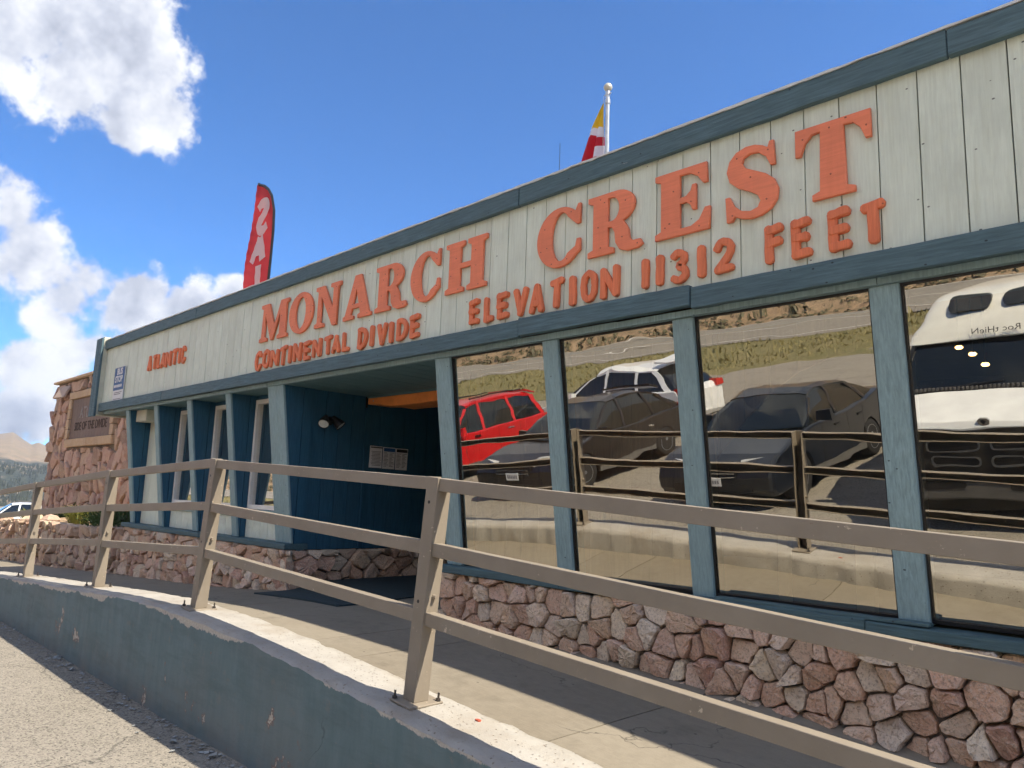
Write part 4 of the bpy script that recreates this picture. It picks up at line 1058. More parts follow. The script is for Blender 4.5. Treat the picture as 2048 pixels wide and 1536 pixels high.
# ------------------------------------------------------------------ railing along the curb
rl = thing('steel_railing', 'brown grey steel railing with three rails bolted on top of the white curb', 'railing', (-4, 2.38, -0.95))
PX = [(-15.0, -.03), (-12.6, -.03), (-10.14, -.03), (-7.69, .05), (-5.49, .115), (-2.967, .10), (-0.43, .06), (2.1, .06)]
class Ax:
    def __init__(s, x, lean):
        s.b = Vector((x, 0, curbz(x) + 0.006)); s.up = Vector((lean / 1.07, 0, 1)).normalized(); s.t = Vector((s.up.z, 0, -s.up.x))
    def p(s, a, y, h): v = s.b + s.t * a + s.up * h; return (v.x, y, v.z)
AXS = [Ax(*q) for q in PX]
Y0, Y1 = 2.335, 2.422
for A in AXS:
    mb = MB(); w = 0.043; q = 0.006      # channel section, open towards the walkway
    sec_ = [(-w, Y0), (w, Y0), (w, Y1), (w - q, Y1), (w - q, Y0 + q), (-w + q, Y0 + q), (-w + q, Y1), (-w, Y1)]
    mb.loft([[A.p(a, y, h) for a, y in sec_] for h in (.012, 1.072)])
    po = bevel(obj('post', mb, M['rail'], rl, fix=True), 0.0025, 2)
    mb = MB(); pts = [A.p(a, y, h) for h in (0, .012) for a, y in ((-.075, Y0 - .055), (.085, Y0 - .055), (.085, Y1 + .06), (-.075, Y1 + .06))]
    bevel(obj('base_plate', mb.hexa(pts), M['rail'], po, fix=True), 0.003)
    for a, y in ((-.06, Y0 - .037), (.068, Y1 + .04)):
        mb = MB().tube(A.p(a, y, .010), A.p(a, y, .05), 0.0055, n=8).tube(A.p(a, y, .013), A.p(a, y, .024), 0.012, n=6)
        obj('anchor_bolt', mb, M['steel'], po)
    for h in (.95, .475):
        c = Vector(A.p(-.008, Y0 - .0008, h)); obj('bolt_hole', MB().tube(c, c + Vector((0, .003, 0)), 0.0085, n=12), M['black'], po)
    c0, c1 = Vector(A.p(w, Y0 + .05, .505)), Vector(A.p(w + .022, Y0 + .05, .505))
    obj('bolt', MB().tube(c0, c1, 0.012, 0.010, n=8), M['rail'], po)
for i in range(len(AXS) - 1):
    A, B = AXS[i], AXS[i + 1]
    for nm, h in (('top_rail', 1.070), ('middle_rail', .758), ('bottom_rail', .432)):
        rings = []
        for f in range(13):
            t = f / 12
            pa = Vector(A.p(.0435, 0, h)); pb = Vector(B.p(-.0435, 0, h)); c = pa.lerp(pb, t); c.z += 0.0015 * mn.noise(Vector((c.x * 3, h * 9, 0)))
            q = A.up.lerp(B.up, t) * 0.062
            q2 = q * (0.005 / 0.062); rings.append([(c.x - q.x, 2.345, c.z - q.z), (c.x - q.x, 2.400, c.z - q.z), (c.x - q.x + q2.x, 2.400, c.z - q.z + q2.z), (c.x - q.x + q2.x, 2.350, c.z - q.z + q2.z), (c.x - q2.x, 2.350, c.z - q2.z), (c.x - q2.x, 2.400, c.z - q2.z), (c.x, 2.400, c.z), (c.x, 2.345, c.z)])
        bevel(obj(nm, MB().loft(rings), M['rail'], rl, fix=True), 0.002, 1)

# ------------------------------------------------------------------ stone tower with its plaque
tw = thing('stone_tower', 'tall rough red stone wall block with a brown plaque left of the shop', 'stone wall', (-22.5, 7, -1.4))
TY = 6.4
core = obj('tower_core', MB().box(-26.45, -18.0, TY, TY + 2.2, -2.4, 3.02), M['mortar2'], tw)
PLX0, PLX1, PLZ0, PLZ1 = -24.45, -20.85, 1.27, 2.42
make_stones(core, stone_cells(-26.55, -18.2, -1.6, 3.0, 0.36, 0.42, 41, holes=((PLX0 - .28, PLX1 + .28, PLZ0 - .26, PLZ1 + .24),), aspect=0.7), lambda u, v, w: (u, TY - w, v), M['stone2'], 42, gap=0.008, bulge=0.075, depth=0.06, zcut=lambda u: -1.15)
make_stones(core, stone_cells(TY - .02, TY + 2.2, -1.6, 3.0, 0.4, 0.42, 43, aspect=0.7), lambda u, v, w: (-26.45 - w, u, v), M['stone2'], 44, gap=0.010, bulge=0.09, depth=0.06, zcut=lambda u: -1.3)
x = -26.6; rr = random.Random(8)
while x < -18.1:
    w = rr.uniform(.9, 1.5); bevel(obj('cap_stone', MB().box(x, min(x + w - .02, -18), TY - .13, TY + 2.3, 3.022 + rr.uniform(0, .015), 3.10 + rr.uniform(0, .02)), M['capstone'], tw), 0.012); x += w
def frame_row(x0, x1, z0, z1, nx_, nz_):
    for i in range(nx_):
        for j in range(nz_):
            a, b = lerp(x0, x1, i / nx_), lerp(x0, x1, (i + 1) / nx_); c, d = lerp(z0, z1, j / nz_), lerp(z0, z1, (j + 1) / nz_)
            bevel(obj('frame_stone', MB().box(a + .008, b - .008, TY - .12 - rr.uniform(0, .02), TY - .005, c + .008, d - .008), M['capstone'], tw), 0.012)
frame_row(PLX0 - .26, PLX1 + .26, PLZ0 - .24, PLZ0, 4, 1); frame_row(PLX0 - .26, PLX1 + .26, PLZ1, PLZ1 + .22, 3, 1)
frame_row(PLX0 - .26, PLX0, PLZ0, PLZ1, 1, 4); frame_row(PLX1, PLX1 + .26, PLZ0, PLZ1, 1, 4)
M['plaque'] = mat_wood('dark varnished plank', (0.16, 0.10, 0.082), (0.22, 0.145, 0.115), 'z')
n = 14; pq = obj('plaque', MB().box(PLX0, PLX1, TY - .05, TY - .02, PLZ0, PLZ1), M['dark'], tw)
for i in range(n):
    a, b = lerp(PLX0, PLX1, i / n), lerp(PLX0, PLX1, (i + 1) / n)
    obj('plank', MB().box(a + .004, b - .004, TY - .075, TY - .051, PLZ0 + .004, PLZ1 - .004), M['plaque'], pq)
m_carve = plain('weathered carved lettering', (0.055, 0.038, 0.033), 0.9)
m_chalk = plain('pale carved lettering', (0.33, 0.30, 0.29), 0.9, var=0.5, nscale=9)
RX = Matrix(((1, 0, 0, 0), (0, 0, -1, 0), (0, 1, 0, 0), (0, 0, 0, 1)))
text_obj('ATLANTIC', 0.46, Matrix.Translation((-22.6, TY - .079, 1.98)) @ RX, m_chalk, pq, 'plaque_lettering', sx=0.95, thick=.003)
text_obj('SIDE OF THE DIVIDE', 0.34, Matrix.Translation((-22.62, TY - .079, 1.60)) @ RX, m_carve, pq, 'plaque_lettering', sx=0.92, thick=.003)
for xx in (-25.3, -21.6):     # flat pale slabs jutting out near the top
    mb = MB().box(-.36, .36, -.03, .03, -.2, .2); o = bevel(obj('jutting_slab', mb, plain('pale slab', (0.42, 0.32, 0.27), 0.8), tw), 0.01)
    o.location = (xx, TY - .17, 2.70); o.rotation_euler = (R_(-24), 0, R_(6))

# ------------------------------------------------------------------ low rubble wall and planting bed left of the shop
def lwz(x): return interp(x, [-30, -22.4, -19.6, -16.3, -13.4], [-1.35, -.95, -.80, -.78, -.69])
lw = thing('low_stone_wall', 'low rubble stone wall holding the planting bed left of the shop', 'stone wall', (-18, 4.6, -1.6))
mb = MB(); rings = []
for i in range(40):
    x = lerp(-30, -13.44, i / 39); rings.append([(x, 4.50, -2.6), (x, 4.85, -2.6), (x, 4.85, lwz(x) - .03), (x, 4.50, lwz(x) - .03)])
core = obj('wall_core', mb.loft(rings), M['mortar2'], lw, fix=True)
cells = [c for c in stone_cells(-24.5, -13.44, -1.95, -.66, 0.235, 0.20, 61) ]
cells = [[(p[0], min(p[1], lwz(p[0]) + .01)) for p in c] for c in cells if min(p[1] for p in c) < lwz(c[0][0]) - .06]
M['stone3'] = stone_mat('tan and rose rubble', [(0.0, (0.42, 0.27, 0.20)), (0.3, (0.56, 0.40, 0.28)), (0.55, (0.52, 0.34, 0.27)), (0.8, (0.60, 0.48, 0.34)), (1.0, (0.38, 0.28, 0.23))], 0.3)
make_stones(core, cells, lambda u, v, w: (u, 4.50 - w, v), M['stone3'], 62, gap=0.009, bulge=0.07, zcut=lambda u: floorz(u, 4.45))
mb = MB().grid(60, 26, lambda u, v: (lerp(-34, -13.35, u), lerp(4.7, 13, v), lwz(lerp(-34, -13.35, u)) - .05 + 0.07 * mn.noise(Vector((u * 30, v * 12, 0))) + 0.10 * math.exp(-((v - .12) * 9) ** 2) * (0.5 + mn.noise(Vector((u * 14, 3, 0)))) - max(0, (v - .5)) * 1.2))
structure(obj('planting_bed', mb, M['sand'], smooth=True))

def leaf_plant(name, label, cat, loc, h, w, n, m, seed, size, blades=False, group=None):
    r = random.Random(seed); t = thing(name, label, cat, loc, group); mb = MB(); L = Vector(loc)
    for i in range(n):
        if blades:
            a = r.uniform(0, 6.28); q = L + Vector((math.cos(a), math.sin(a), 0)) * w * .35 * math.sqrt(r.random()); ln = h * r.uniform(.5, 1.0)
            d = Vector((math.cos(a), math.sin(a), 0)) * w * r.uniform(.15, .75); s = size * Vector((-math.sin(a), math.cos(a), 0))
            mid = q + d * .4 + Vector((0, 0, ln * .7)); tip = q + d + Vector((0, 0, ln))
            mb.add([q - s, q + s, mid + s * .7, mid - s * .7, tip], [(0, 1, 2, 3), (3, 2, 4)])
        else:
            a = r.uniform(0, 6.28); b = math.asin(r.uniform(-.1, 1)); k = r.uniform(.45, 1.0) * (1 + .3 * mn.noise(Vector((a * 1.5, b * 2, seed))))
            p = L + Vector((math.cos(a) * math.cos(b) * w * k, math.sin(a) * math.cos(b) * w * k, h * .12 + h * .85 * math.sin(b) * k))
            u = Vector((r.gauss(0, 1), r.gauss(0, 1), r.gauss(0, 1))).normalized() * size * r.uniform(.6, 1.3); v = u.orthogonal().normalized() * size * .45
            mb.add([p - u, p + v, p + u, p - v], [(0, 1, 2, 3)])
    obj('foliage', mb, m, t)
    if not blades:
        st = MB()
        for i in range(5):
            a = r.uniform(0, 6.28); st.tube(L + Vector((0, 0, -.03)), L + Vector((math.cos(a) * w * .6, math.sin(a) * w * .6, h * .65)), .02, .006, 5)
        obj('stem', st, M['bark'], t)
    return t
bz = lambda x: lwz(x) - .04
leaf_plant('leafy_shrub', 'dark green shrub in shade against the left end of the shop', 'shrub', (-15.2, 5.15, bz(-15.2)), .42, .75, 1500, M['leaf'], 1, .035)
leaf_plant('leafy_shrub', 'dark green shrub between the sunlit grass tuft and the shop', 'shrub', (-16.9, 5.35, bz(-16.9)), .38, .65, 1200, M['leaf'], 2, .035)
leaf_plant('leafy_shrub', 'wide dark shrub growing at the foot of the stone tower', 'shrub', (-21.6, 6.05, bz(-21.6)), .42, .8, 1300, M['leaf'], 3, .045)
leaf_plant('grass_tuft', 'bright yellow green grass tuft catching sun on the low wall', 'grass tuft', (-17.9, 5.0, bz(-17.9)), .42, .5, 220, M['grass'], 4, .012, True)
leaf_plant('grass_tuft', 'bright grass tuft in front of the distant white car', 'grass tuft', (-22.75, 5.2, bz(-22.75)), .38, .40, 170, M['grass'], 5, .014, True)
leaf_plant('grass_tuft', 'thin grass tuft left of the wide shrub under the tower', 'grass tuft', (-19.6, 5.6, bz(-19.6)), .3, .5, 160, M['grass'], 6, .010, True)
for i, (x, y, s, lab) in enumerate(((-19.0, 4.75, .17, 'pale rock on the low wall between the wide shrub and the bright tuft'), (-20.6, 4.8, .20, 'biggest loose rock on the sunlit soil under the stone tower'), (-23.3, 4.8, .16, 'loose rock at the left edge beside the tuft in front of the white car'))):
    mb = MB(); mb.lathe([(0.02, -.6), (.75, -.45), (1, 0), (.7, .5), (.05, .68)], 9)
    mb.v = [(v[0] * s * (1 + .35 * mn.noise(Vector(v) * 1.7 + Vector((i * 9, 0, 0)))) * 1.3, v[1] * s * (1 + .35 * mn.noise(Vector(v) * 1.3 + Vector((0, i * 5, 0)))), v[2] * s) for v in mb.v]
    o = obj('loose_rock', mb, M['stone3']); o.location = (x, y, bz(x) + s * .25); o.rotation_euler = (0, 0, i * 2.1)
    tag(o, lab, 'rock', 'loose rocks on the planting bed')

# ------------------------------------------------------------------ things on the shop front
bs = thing('bus_stop_sign', 'blue and white bus stop sign on the left end of the fascia', 'sign', (-13.64, 4.18, 1.39))
obj('sign_plate', MB().box(-13.885, -13.395, 4.176, 4.190, 1.392, 1.988), M['signwhite'], bs)
bp = obj('blue_field', MB().box(-13.883, -13.397, 4.172, 4.1755, 1.598, 1.986), M['blue'], bs)
text_obj('BUS', 0.150, Matrix.Translation((-13.62, 4.169, 1.910)) @ RX, M['signwhite'], bp, bold=0.006, sx=1.05)
text_obj('STOP', 0.150, Matrix.Translation((-13.64, 4.169, 1.780)) @ RX, M['signwhite'], bp, bold=0.006, sx=1.0)
def bars(rows, plane, m, parent, name='print'):
    mb = MB()
    for (a, b, z, h) in rows: plane(mb, a, b, z, h)
    return obj(name, mb, m, parent)
fx = lambda mb, a, b, z, h: mb.box(a, b, 4.1695, 4.1715, z, z + h)
bars([(-13.85 + i * .066, -13.85 + i * .066 + .05, 1.645, .045) for i in range(6)], fx, M['signwhite'], bp)
fx2 = lambda mb, a, b, z, h: mb.box(a, b, 4.1745, 4.1757, z, z + h)
bars([(-13.82, -13.45, 1.55, .012), (-13.82, -13.50, 1.522, .012), (-13.84, -13.46, 1.44, .010)], fx2, M['inkgrey'], bs)

for i, (nm, top) in enumerate((('white paper notice with a narrow black heading, leftmost of three on the entry wall', 'ink'), ('white paper notice with a blue heading on the dark entry wall', 'blue'), ('white paper notice with a wide black heading, rightmost of three on the entry wall', 'ink'))):
    y0 = 5.512 + i * .204; y1 = y0 + .200; z0, z1 = .338 - .004 * i, .617 - .003 * i
    t = thing('paper_notice', nm, 'notice', (-8.07, y0, z0), 'paper notices in the entry recess')
    mb = MB().grid(6, 6, lambda u, v: (-8.070 + .004 + .006 * math.sin(u * 3 + v * 2 + i), lerp(y0, y1, u), lerp(z0, z1, v)))
    obj('sheet', mb, M['paper'], t, fix=False)
    px = lambda mb, a, b, z, h: mb.box(-8.0575, -8.0562, a, b, z, z + h)
    hh = (.014, .045, .040)[i]
    bars([(y0 + .012, y1 - .012, z1 - hh - .012, hh)], px, M[top], t, 'heading')
    rows = []; r7 = random.Random(i)
    for k in range(11):
        z = z1 - .075 - k * .0175
        if i == 0: rows.append((y0 + .05 - r7.uniform(0, .03), y1 - .05 + r7.uniform(0, .03), z, .006))
        else: rows += [(y0 + .015, y0 + r7.uniform(.06, .09), z, .006), (y0 + .105, y0 + r7.uniform(.14, .185), z, .006)]
    bars(rows, px, M['inkgrey'], t)

sp_ = thing('twin_spotlight', 'black twin head spotlight on the dark entry wall', 'light', (-8.08, 4.89, .86))
obj('mount', MB().lathe([(.055, 0), (.055, .03), (.03, .045)], 14, Matrix.Translation((-8.075, 4.89, .87)) @ Matrix.Rotation(R_(90), 4, 'Y')), M['black'], sp_, smooth=False)
for y, yaw in ((4.80, -0.55), (4.975, 0.5)):
    d = Vector((.55, yaw, -.75)).normalized(); p = Vector((-8.01, y, .865))
    hd_ = obj('lamp_head', MB().tube(p - d * .05, p + d * .03, .035, .062, 16).tube(p + d * .03, p + d * .075, .062, .066, 16, caps=False).tube(p - d * .085, p - d * .05, .022, .035, 12), M['black'], sp_)
    obj('arm', MB().tube((-8.04, 4.89, .87), p - d * .04, .014, n=8), M['black'], hd_)
    obj('lens', MB().tube(p + d * .055, p + d * .066, .060, .060, 16), plain('frosted lens', (0.75, 0.76, 0.74), 0.25), hd_)

mt = MB().grid(10, 14, lambda u, v: (lerp(-7.98, -6.32, u), lerp(4.06, 6.32, v), floorz(lerp(-7.98, -6.32, u), lerp(4.06, 6.32, v)) + .016))
for (xa, xb, ya, yb) in ((-7.98, -6.32, 4.06, 4.06), (-6.32, -6.32, 4.06, 6.32)):
    mt.grid(10, 1, lambda u, v: (lerp(xa, xb, u), lerp(ya, yb, u), floorz(lerp(xa, xb, u), lerp(ya, yb, u)) + .016 * v - .004 * (1 - v)))
tag(obj('entry_mat', mt, plain('dark teal mat', (0.016, 0.035, 0.045), 0.9, var=0.3, nscale=30)), 'dark rubber mat on the floor of the shop entrance', 'mat')

# ------------------------------------------------------------------ flags and poles on the roof
FY = 6.5
def rip(x, z): return 0.022 * math.sin(z * 3.5 + x * 3) + 0.012 * math.sin(x * 9 - z * 2.2) + .006 * math.sin(z * 31 + x * 14)
ff = thing('feather_flag', 'red feather flag with white letters seen from behind above the roof', 'flag', (-13.3, FY, 2.53))
zs = [6.15, 6.06, 5.93, 5.75, 5.42, 5.0, 4.4, 3.8, 3.2, 2.9]; xr = [-14.03, -13.80, -13.60, -13.43, -13.29, -13.25, -13.26, -13.275, -13.29, -13.30]; xl = [-14.06, -14.09, -14.115, -14.14, -14.20, -14.24, -14.33, -14.40, -14.42, -14.40]
zi = lambda z, t: interp(-z, [-q for q in zs], t)
mb = MB().grid(16, 60, lambda u, v: (lerp(zi(lerp(6.15, 2.9, v), xl), zi(lerp(6.15, 2.9, v), xr), u), FY + rip(lerp(-14.2, -13.3, u), lerp(6.15, 2.9, v)) * (1 - .8 * u), lerp(6.15, 2.9, v)))
def cloth(name, col):
    m, g, b = newmat(name); setin(g, b, Base_Color=col, Roughness=0.7)
    tr = g.new('ShaderNodeBsdfTranslucent', {'Color': (*col, 1)}); mx = g.new('ShaderNodeMixShader', {0: 0.45, 1: b.outputs[0], 2: tr.outputs[0]})
    out = [n for n in m.node_tree.nodes if n.type == 'OUTPUT_MATERIAL'][0]; m.node_tree.links.new(mx.outputs[0], out.inputs[0]); return m
M['redcloth'] = cloth('red flag cloth', (0.62, 0.045, 0.050)); M['whitecloth'] = cloth('white flag print', (0.90, 0.88, 0.90))
obj('banner', mb, M['redcloth'], ff, smooth=True)
mb = MB(); rings = []
for z, x in zip([6.18] + zs + [2.56], [-14.06] + xr + [-13.30]):
    rings.append([(x + .028 * math.cos(a) + .012, FY + .028 * math.sin(a), z + (.02 * math.cos(a) if z > 5.5 else 0)) for a in (0, 1.57, 3.14, 4.71)])
obj('pole_sleeve', mb.loft(rings), M['black'], ff, fix=True)
SAL = {'S': [(.80, .80, .13), (.62, .92, .15), (.32, .88, .16), (.22, .70, .16), (.44, .52, .17), (.72, .36, .17), (.70, .14, .15), (.42, .05, .15), (.16, .16, .12)],
       'A1': [(.18, .04, .15), (.30, .45, .16), (.48, .92, .17)], 'A2': [(.48, .92, .17), (.66, .45, .16), (.84, .04, .15)], 'A3': [(.34, .36, .11), (.66, .36, .11)],
       'L1': [(.30, .96, .15), (.28, .5, .15), (.26, .10, .15)], 'L2': [(.26, .10, .13), (.55, .10, .13), (.88, .12, .13)],
       'E1': [(.28, .96, .15), (.26, .5, .15), (.25, .08, .15)], 'E2': [(.26, .92, .12), (.82, .93, .12)], 'E3': [(.26, .52, .11), (.74, .52, .11)], 'E4': [(.26, .08, .12), (.84, .09, .12)]}
def banner_letter(keys, cx, cz, w, h, tilt_):
    mb = MB()
    for q, kk in enumerate(keys):
        path = smooth_path(SAL[kk], 5); L_, R2 = [], []
        for i, (x, y, hw) in enumerate(path):
            a, b = path[max(0, i - 1)], path[min(len(path) - 1, i + 1)]; dx, dy = (b[0] - a[0]) * w, (b[1] - a[1]) * h; d = math.hypot(dx, dy) or 1
            def pt(sx, sy):
                X = cx - ((x - .5) * w + sx) + tilt_ * (y - .5) * h; Z = cz + (y - .5) * h + sy      # mirrored: the back of the flag
                return (X, FY - .014 - .0025 * q + rip(X, Z) * (1 - .8 * max(0, min(1, (X + 14.25) / .97))), Z)
            hw2 = hw * w * 1.05; L_.append(pt(-dy / d * hw2, dx / d * hw2)); R2.append(pt(dy / d * hw2, -dx / d * hw2))
        n = len(L_); mb.add(L_ + R2, [(i, i + 1, n + i + 1, n + i) for i in range(n - 1)])
        for e in (L_ + R2)[0::n - 1][:0]: pass
    obj('printed_letter', mb, M['whitecloth'], ff, smooth=True)
banner_letter(['S'], -13.73, 5.40, .66, .66, .0); banner_letter(['A1', 'A2', 'A3'], -13.78, 4.74, .66, .56, 0); banner_letter(['L1', 'L2'], -13.82, 4.13, .64, .54, 0.0); banner_letter(['E1', 'E2', 'E3', 'E4'], -13.84, 3.52, .62, .50, 0)

fp = thing('flagpole', 'silver flagpole with a ball finial rising behind the roof', 'flagpole', (-5.49, 7, 2.53))
obj('pole', MB().tube((-5.49, 7, 2.45), (-5.49, 7, 5.10), .035, .026, 14), M['metal'], fp, smooth=False)
obj('truck', MB().tube((-5.49, 7, 5.10), (-5.49, 7, 5.15), .032, .032, 12).tube((-5.54, 7, 5.115), (-5.44, 7, 5.115), .010, .010, 8).tube((-5.49, 7, 4.98), (-5.49, 7, 5.04), .036, .036, 12), M['metal'], fp)
obj('finial_ball', MB().lathe([(.002, -.056), (.03, -.048), (.05, -.026), (.057, 0), (.05, .026), (.03, .048), (.002, .056)], 16, Matrix.Translation((-5.49, 7, 5.205))), plain('pale ball', (0.62, 0.58, 0.48), 0.35, 0.3), fp, smooth=True)
obj('halyard', MB().tube((-5.545, 6.99, 5.10), (-5.545, 6.99, 2.6), .004, .004, 5), M['signwhite'], fp)
def mat_flag():
    m, g, b = newmat('blue white red yellow flag'); uv = g.new('ShaderNodeUVMap').outputs[0]; s = g.new('ShaderNodeSeparateXYZ', {0: uv}); u, v = s.outputs[0], s.outputs[1]
    # v 0 top .. 1 bottom, u 0 fly .. 1 hoist
    w = g.m('ADD', v, g.m('MULTIPLY', g.m('SUBTRACT', u, 0.5), -0.06))
    c = g.mix(g.rng(w, .242, .247), (0.78, 0.50, 0.03), (0.76, 0.75, 0.78))
    c = g.mix(g.rng(w, .318, .323), c, (0.55, 0.02, 0.035))
    hoist = g.rng(u, .74, .75)
    c = g.mix(g.m('MULTIPLY', hoist, g.m('MULTIPLY', g.rng(v, .30, .305), g.rng(v, .385, .38))), c, (0.76, 0.75, 0.78))
    c = g.mix(g.m('MULTIPLY', g.rng(u, .70, .71), g.m('MULTIPLY', g.rng(v, .48, .485), g.rng(v, .60, .595))), c, (0.76, 0.75, 0.78))
    c = g.mix(g.rng(w, .625, .63), c, (0.76, 0.75, 0.78))
    c = g.mix(g.rng(w, .70, .705), c, (0.03, 0.035, 0.22))
    setin(g, b, Base_Color=c, Roughness=0.7)
    tr = g.new('ShaderNodeBsdfTranslucent', {'Color': c}); mx = g.new('ShaderNodeMixShader', {0: 0.4, 1: b.outputs[0], 2: tr.outputs[0]})
    out = [n for n in m.node_tree.nodes if n.type == 'OUTPUT_MATERIAL'][0]; m.node_tree.links.new(mx.outputs[0], out.inputs[0]); return m
mb = MB(); uv = []; nu, nv = 30, 40
for j in range(nv + 1):
    v = j / nv; z = lerp(5.00, 3.85, v); wd = interp(v, [0, .2, .5, .8, 1], [.012, .19, .38, .52, .55])
    for i in range(nu + 1):
        u = i / nu; fold = math.sin(u * 13 + v * 1.5) * .045 * min(1, v * 2.4) + math.sin(u * 23 + 1) * .014 * v
        mb.v.append((-5.545 - wd * (1 - u) + .3 * fold * (1 - u), 6.985 + fold, z - .10 * (1 - u) * v + (.05 * math.sin(u * 13 + v) * v if v > .6 else 0))); uv.append((u, v))
for j in range(nv):
    for i in range(nu): a = j * (nu + 1) + i; mb.f.append((a, a + 1, a + nu + 2, a + nu + 1))
mb.uv = uv
tag(obj('limp_flag', mb, mat_flag(), smooth=True), 'limp red, white, yellow and blue flag hanging from the flagpole', 'flag')
an = thing('roof_antenna', 'thin dark whip antenna rising above the roof left of the flagpole', 'antenna', (-6.28, 7, 2.53))
obj('whip', MB().tube((-6.28, 7, 2.5), (-6.28, 7, 4.71), .006, .004, 6), M['black'], an)
obj('foot', MB().tube((-6.28, 7, 2.53), (-6.28, 7, 2.65), .03, .02, 8), M['black'], an)

# pendant lamps inside the shop
m_bulb, g_, b_ = newmat('lit bulb'); setin(g_, b_, Emission_Color=(1.0, 0.62, 0.22), Emission_Strength=6.0, Base_Color=(0.8, 0.6, 0.3))
for i, (x, z, lab) in enumerate(((-1.395, 1.135, 'round warm ceiling lamp glowing inside the rightmost window, upper left one'), (-1.32, 1.052, 'round warm ceiling lamp glowing inside the rightmost window, lower right one'), (-1.478, 1.193, 'dim warm ceiling lamp at the top edge inside the rightmost window'))):
    t = thing('ceiling_lamp', lab, 'lamp', (x, 6.0, z), 'lit lamps inside the shop')
    obj('bulb', MB().lathe([(.002, -.014), (.018, -.011), (.027, 0), (.018, .011), (.002, .014)], 14, Matrix.Translation((x, 6.0, z))), m_bulb, t, smooth=True)
    obj('stem', MB().tube((x, 6.0, z + .012), (x, 6.0, 1.55), .006, .006, 6), M['black'], t)

# ------------------------------------------------------------------ vehicles on the lot (mirrored in the shop windows) and beyond
def wheel(parent, x, y, r, w, side, rimm='rim', spokes=5):
    A = Matrix.Translation((x, y, r)) @ Matrix.Rotation(R_(90) * side, 4, 'Y')
    tprof = [(r * .64, -w / 2 + .01), (r * .9, -w / 2), (r * .985, -w * .36), (r, -w * .2), (r, w * .2), (r * .985, w * .36), (r * .9, w / 2), (r * .64, w / 2 - .01)]
    wh = obj('wheel', MB().lathe(tprof, 28, A), M['rubber'], parent, smooth=True)
    rp = MB().lathe([(r * .66, w * .30), (r * .62, w * .47), (r * .585, w * .47), (r * .56, w * .2)], 28, A, close=False)
    for k in range(spokes):
        a = 2 * math.pi * k / spokes; c, s = math.cos(a), math.sin(a); t = r * .10
        q = [(r * .08, -t), (r * .60, -t * .55), (r * .60, t * .55), (r * .08, t)]
        lo = [A @ Vector((p[0] * c - p[1] * s, p[0] * s + p[1] * c, w * .34)) for p in q]; hi = [A @ Vector((p[0] * c - p[1] * s, p[0] * s + p[1] * c, w * .43)) for p in q]
        rp.hexa(lo + hi)
    rp.lathe([(r * .14, w * .30), (r * .14, w * .455), (r * .05, w * .47)], 12, A)
    obj('rim', rp, M[rimm], wh)
    obj('brake_disc', MB().lathe([(r * .57, w * .1), (r * .57, w * .14), (r * .05, w * .16)], 20, A), M['steel'], wh)
    return wh

def side_shell(mb, prof, W, crown=0.05, k=0.965):
    """closed side outline (y,z) swept across the width with rounded flanks"""
    cy_ = sum(p[0] for p in prof) / len(prof); cz_ = sum(p[1] for p in prof) / len(prof)
    def sl(x, s, zs): return [(x, cy_ + (p[0] - cy_) * s, cz_ + (p[1] - cz_) * (1 - (1 - s) * zs)) for p in prof]
    h = W / 2
    mb.loft([sl(-h, k, 1.2), sl(-h + crown * .35, .988, 1), sl(-h + crown, 1, 1), sl(0, 1.0, 1), sl(h - crown, 1, 1), sl(h - crown * .35, .988, 1), sl(h, k, 1.2)])
    return mb
def arch_pts(cy0, r, zb, n=9):      # wheel arch from rear to front seen along the bottom edge (front to rear order)
    a0 = math.asin(min(1, max(-1, (zb - r * .93) / (r * 1.13))))
    return [(cy0 + 1.13 * r * math.cos(lerp(a0, math.pi - a0, i / n)), r * .93 + 1.13 * r * math.sin(lerp(a0, math.pi - a0, i / n))) for i in range(n + 1)]

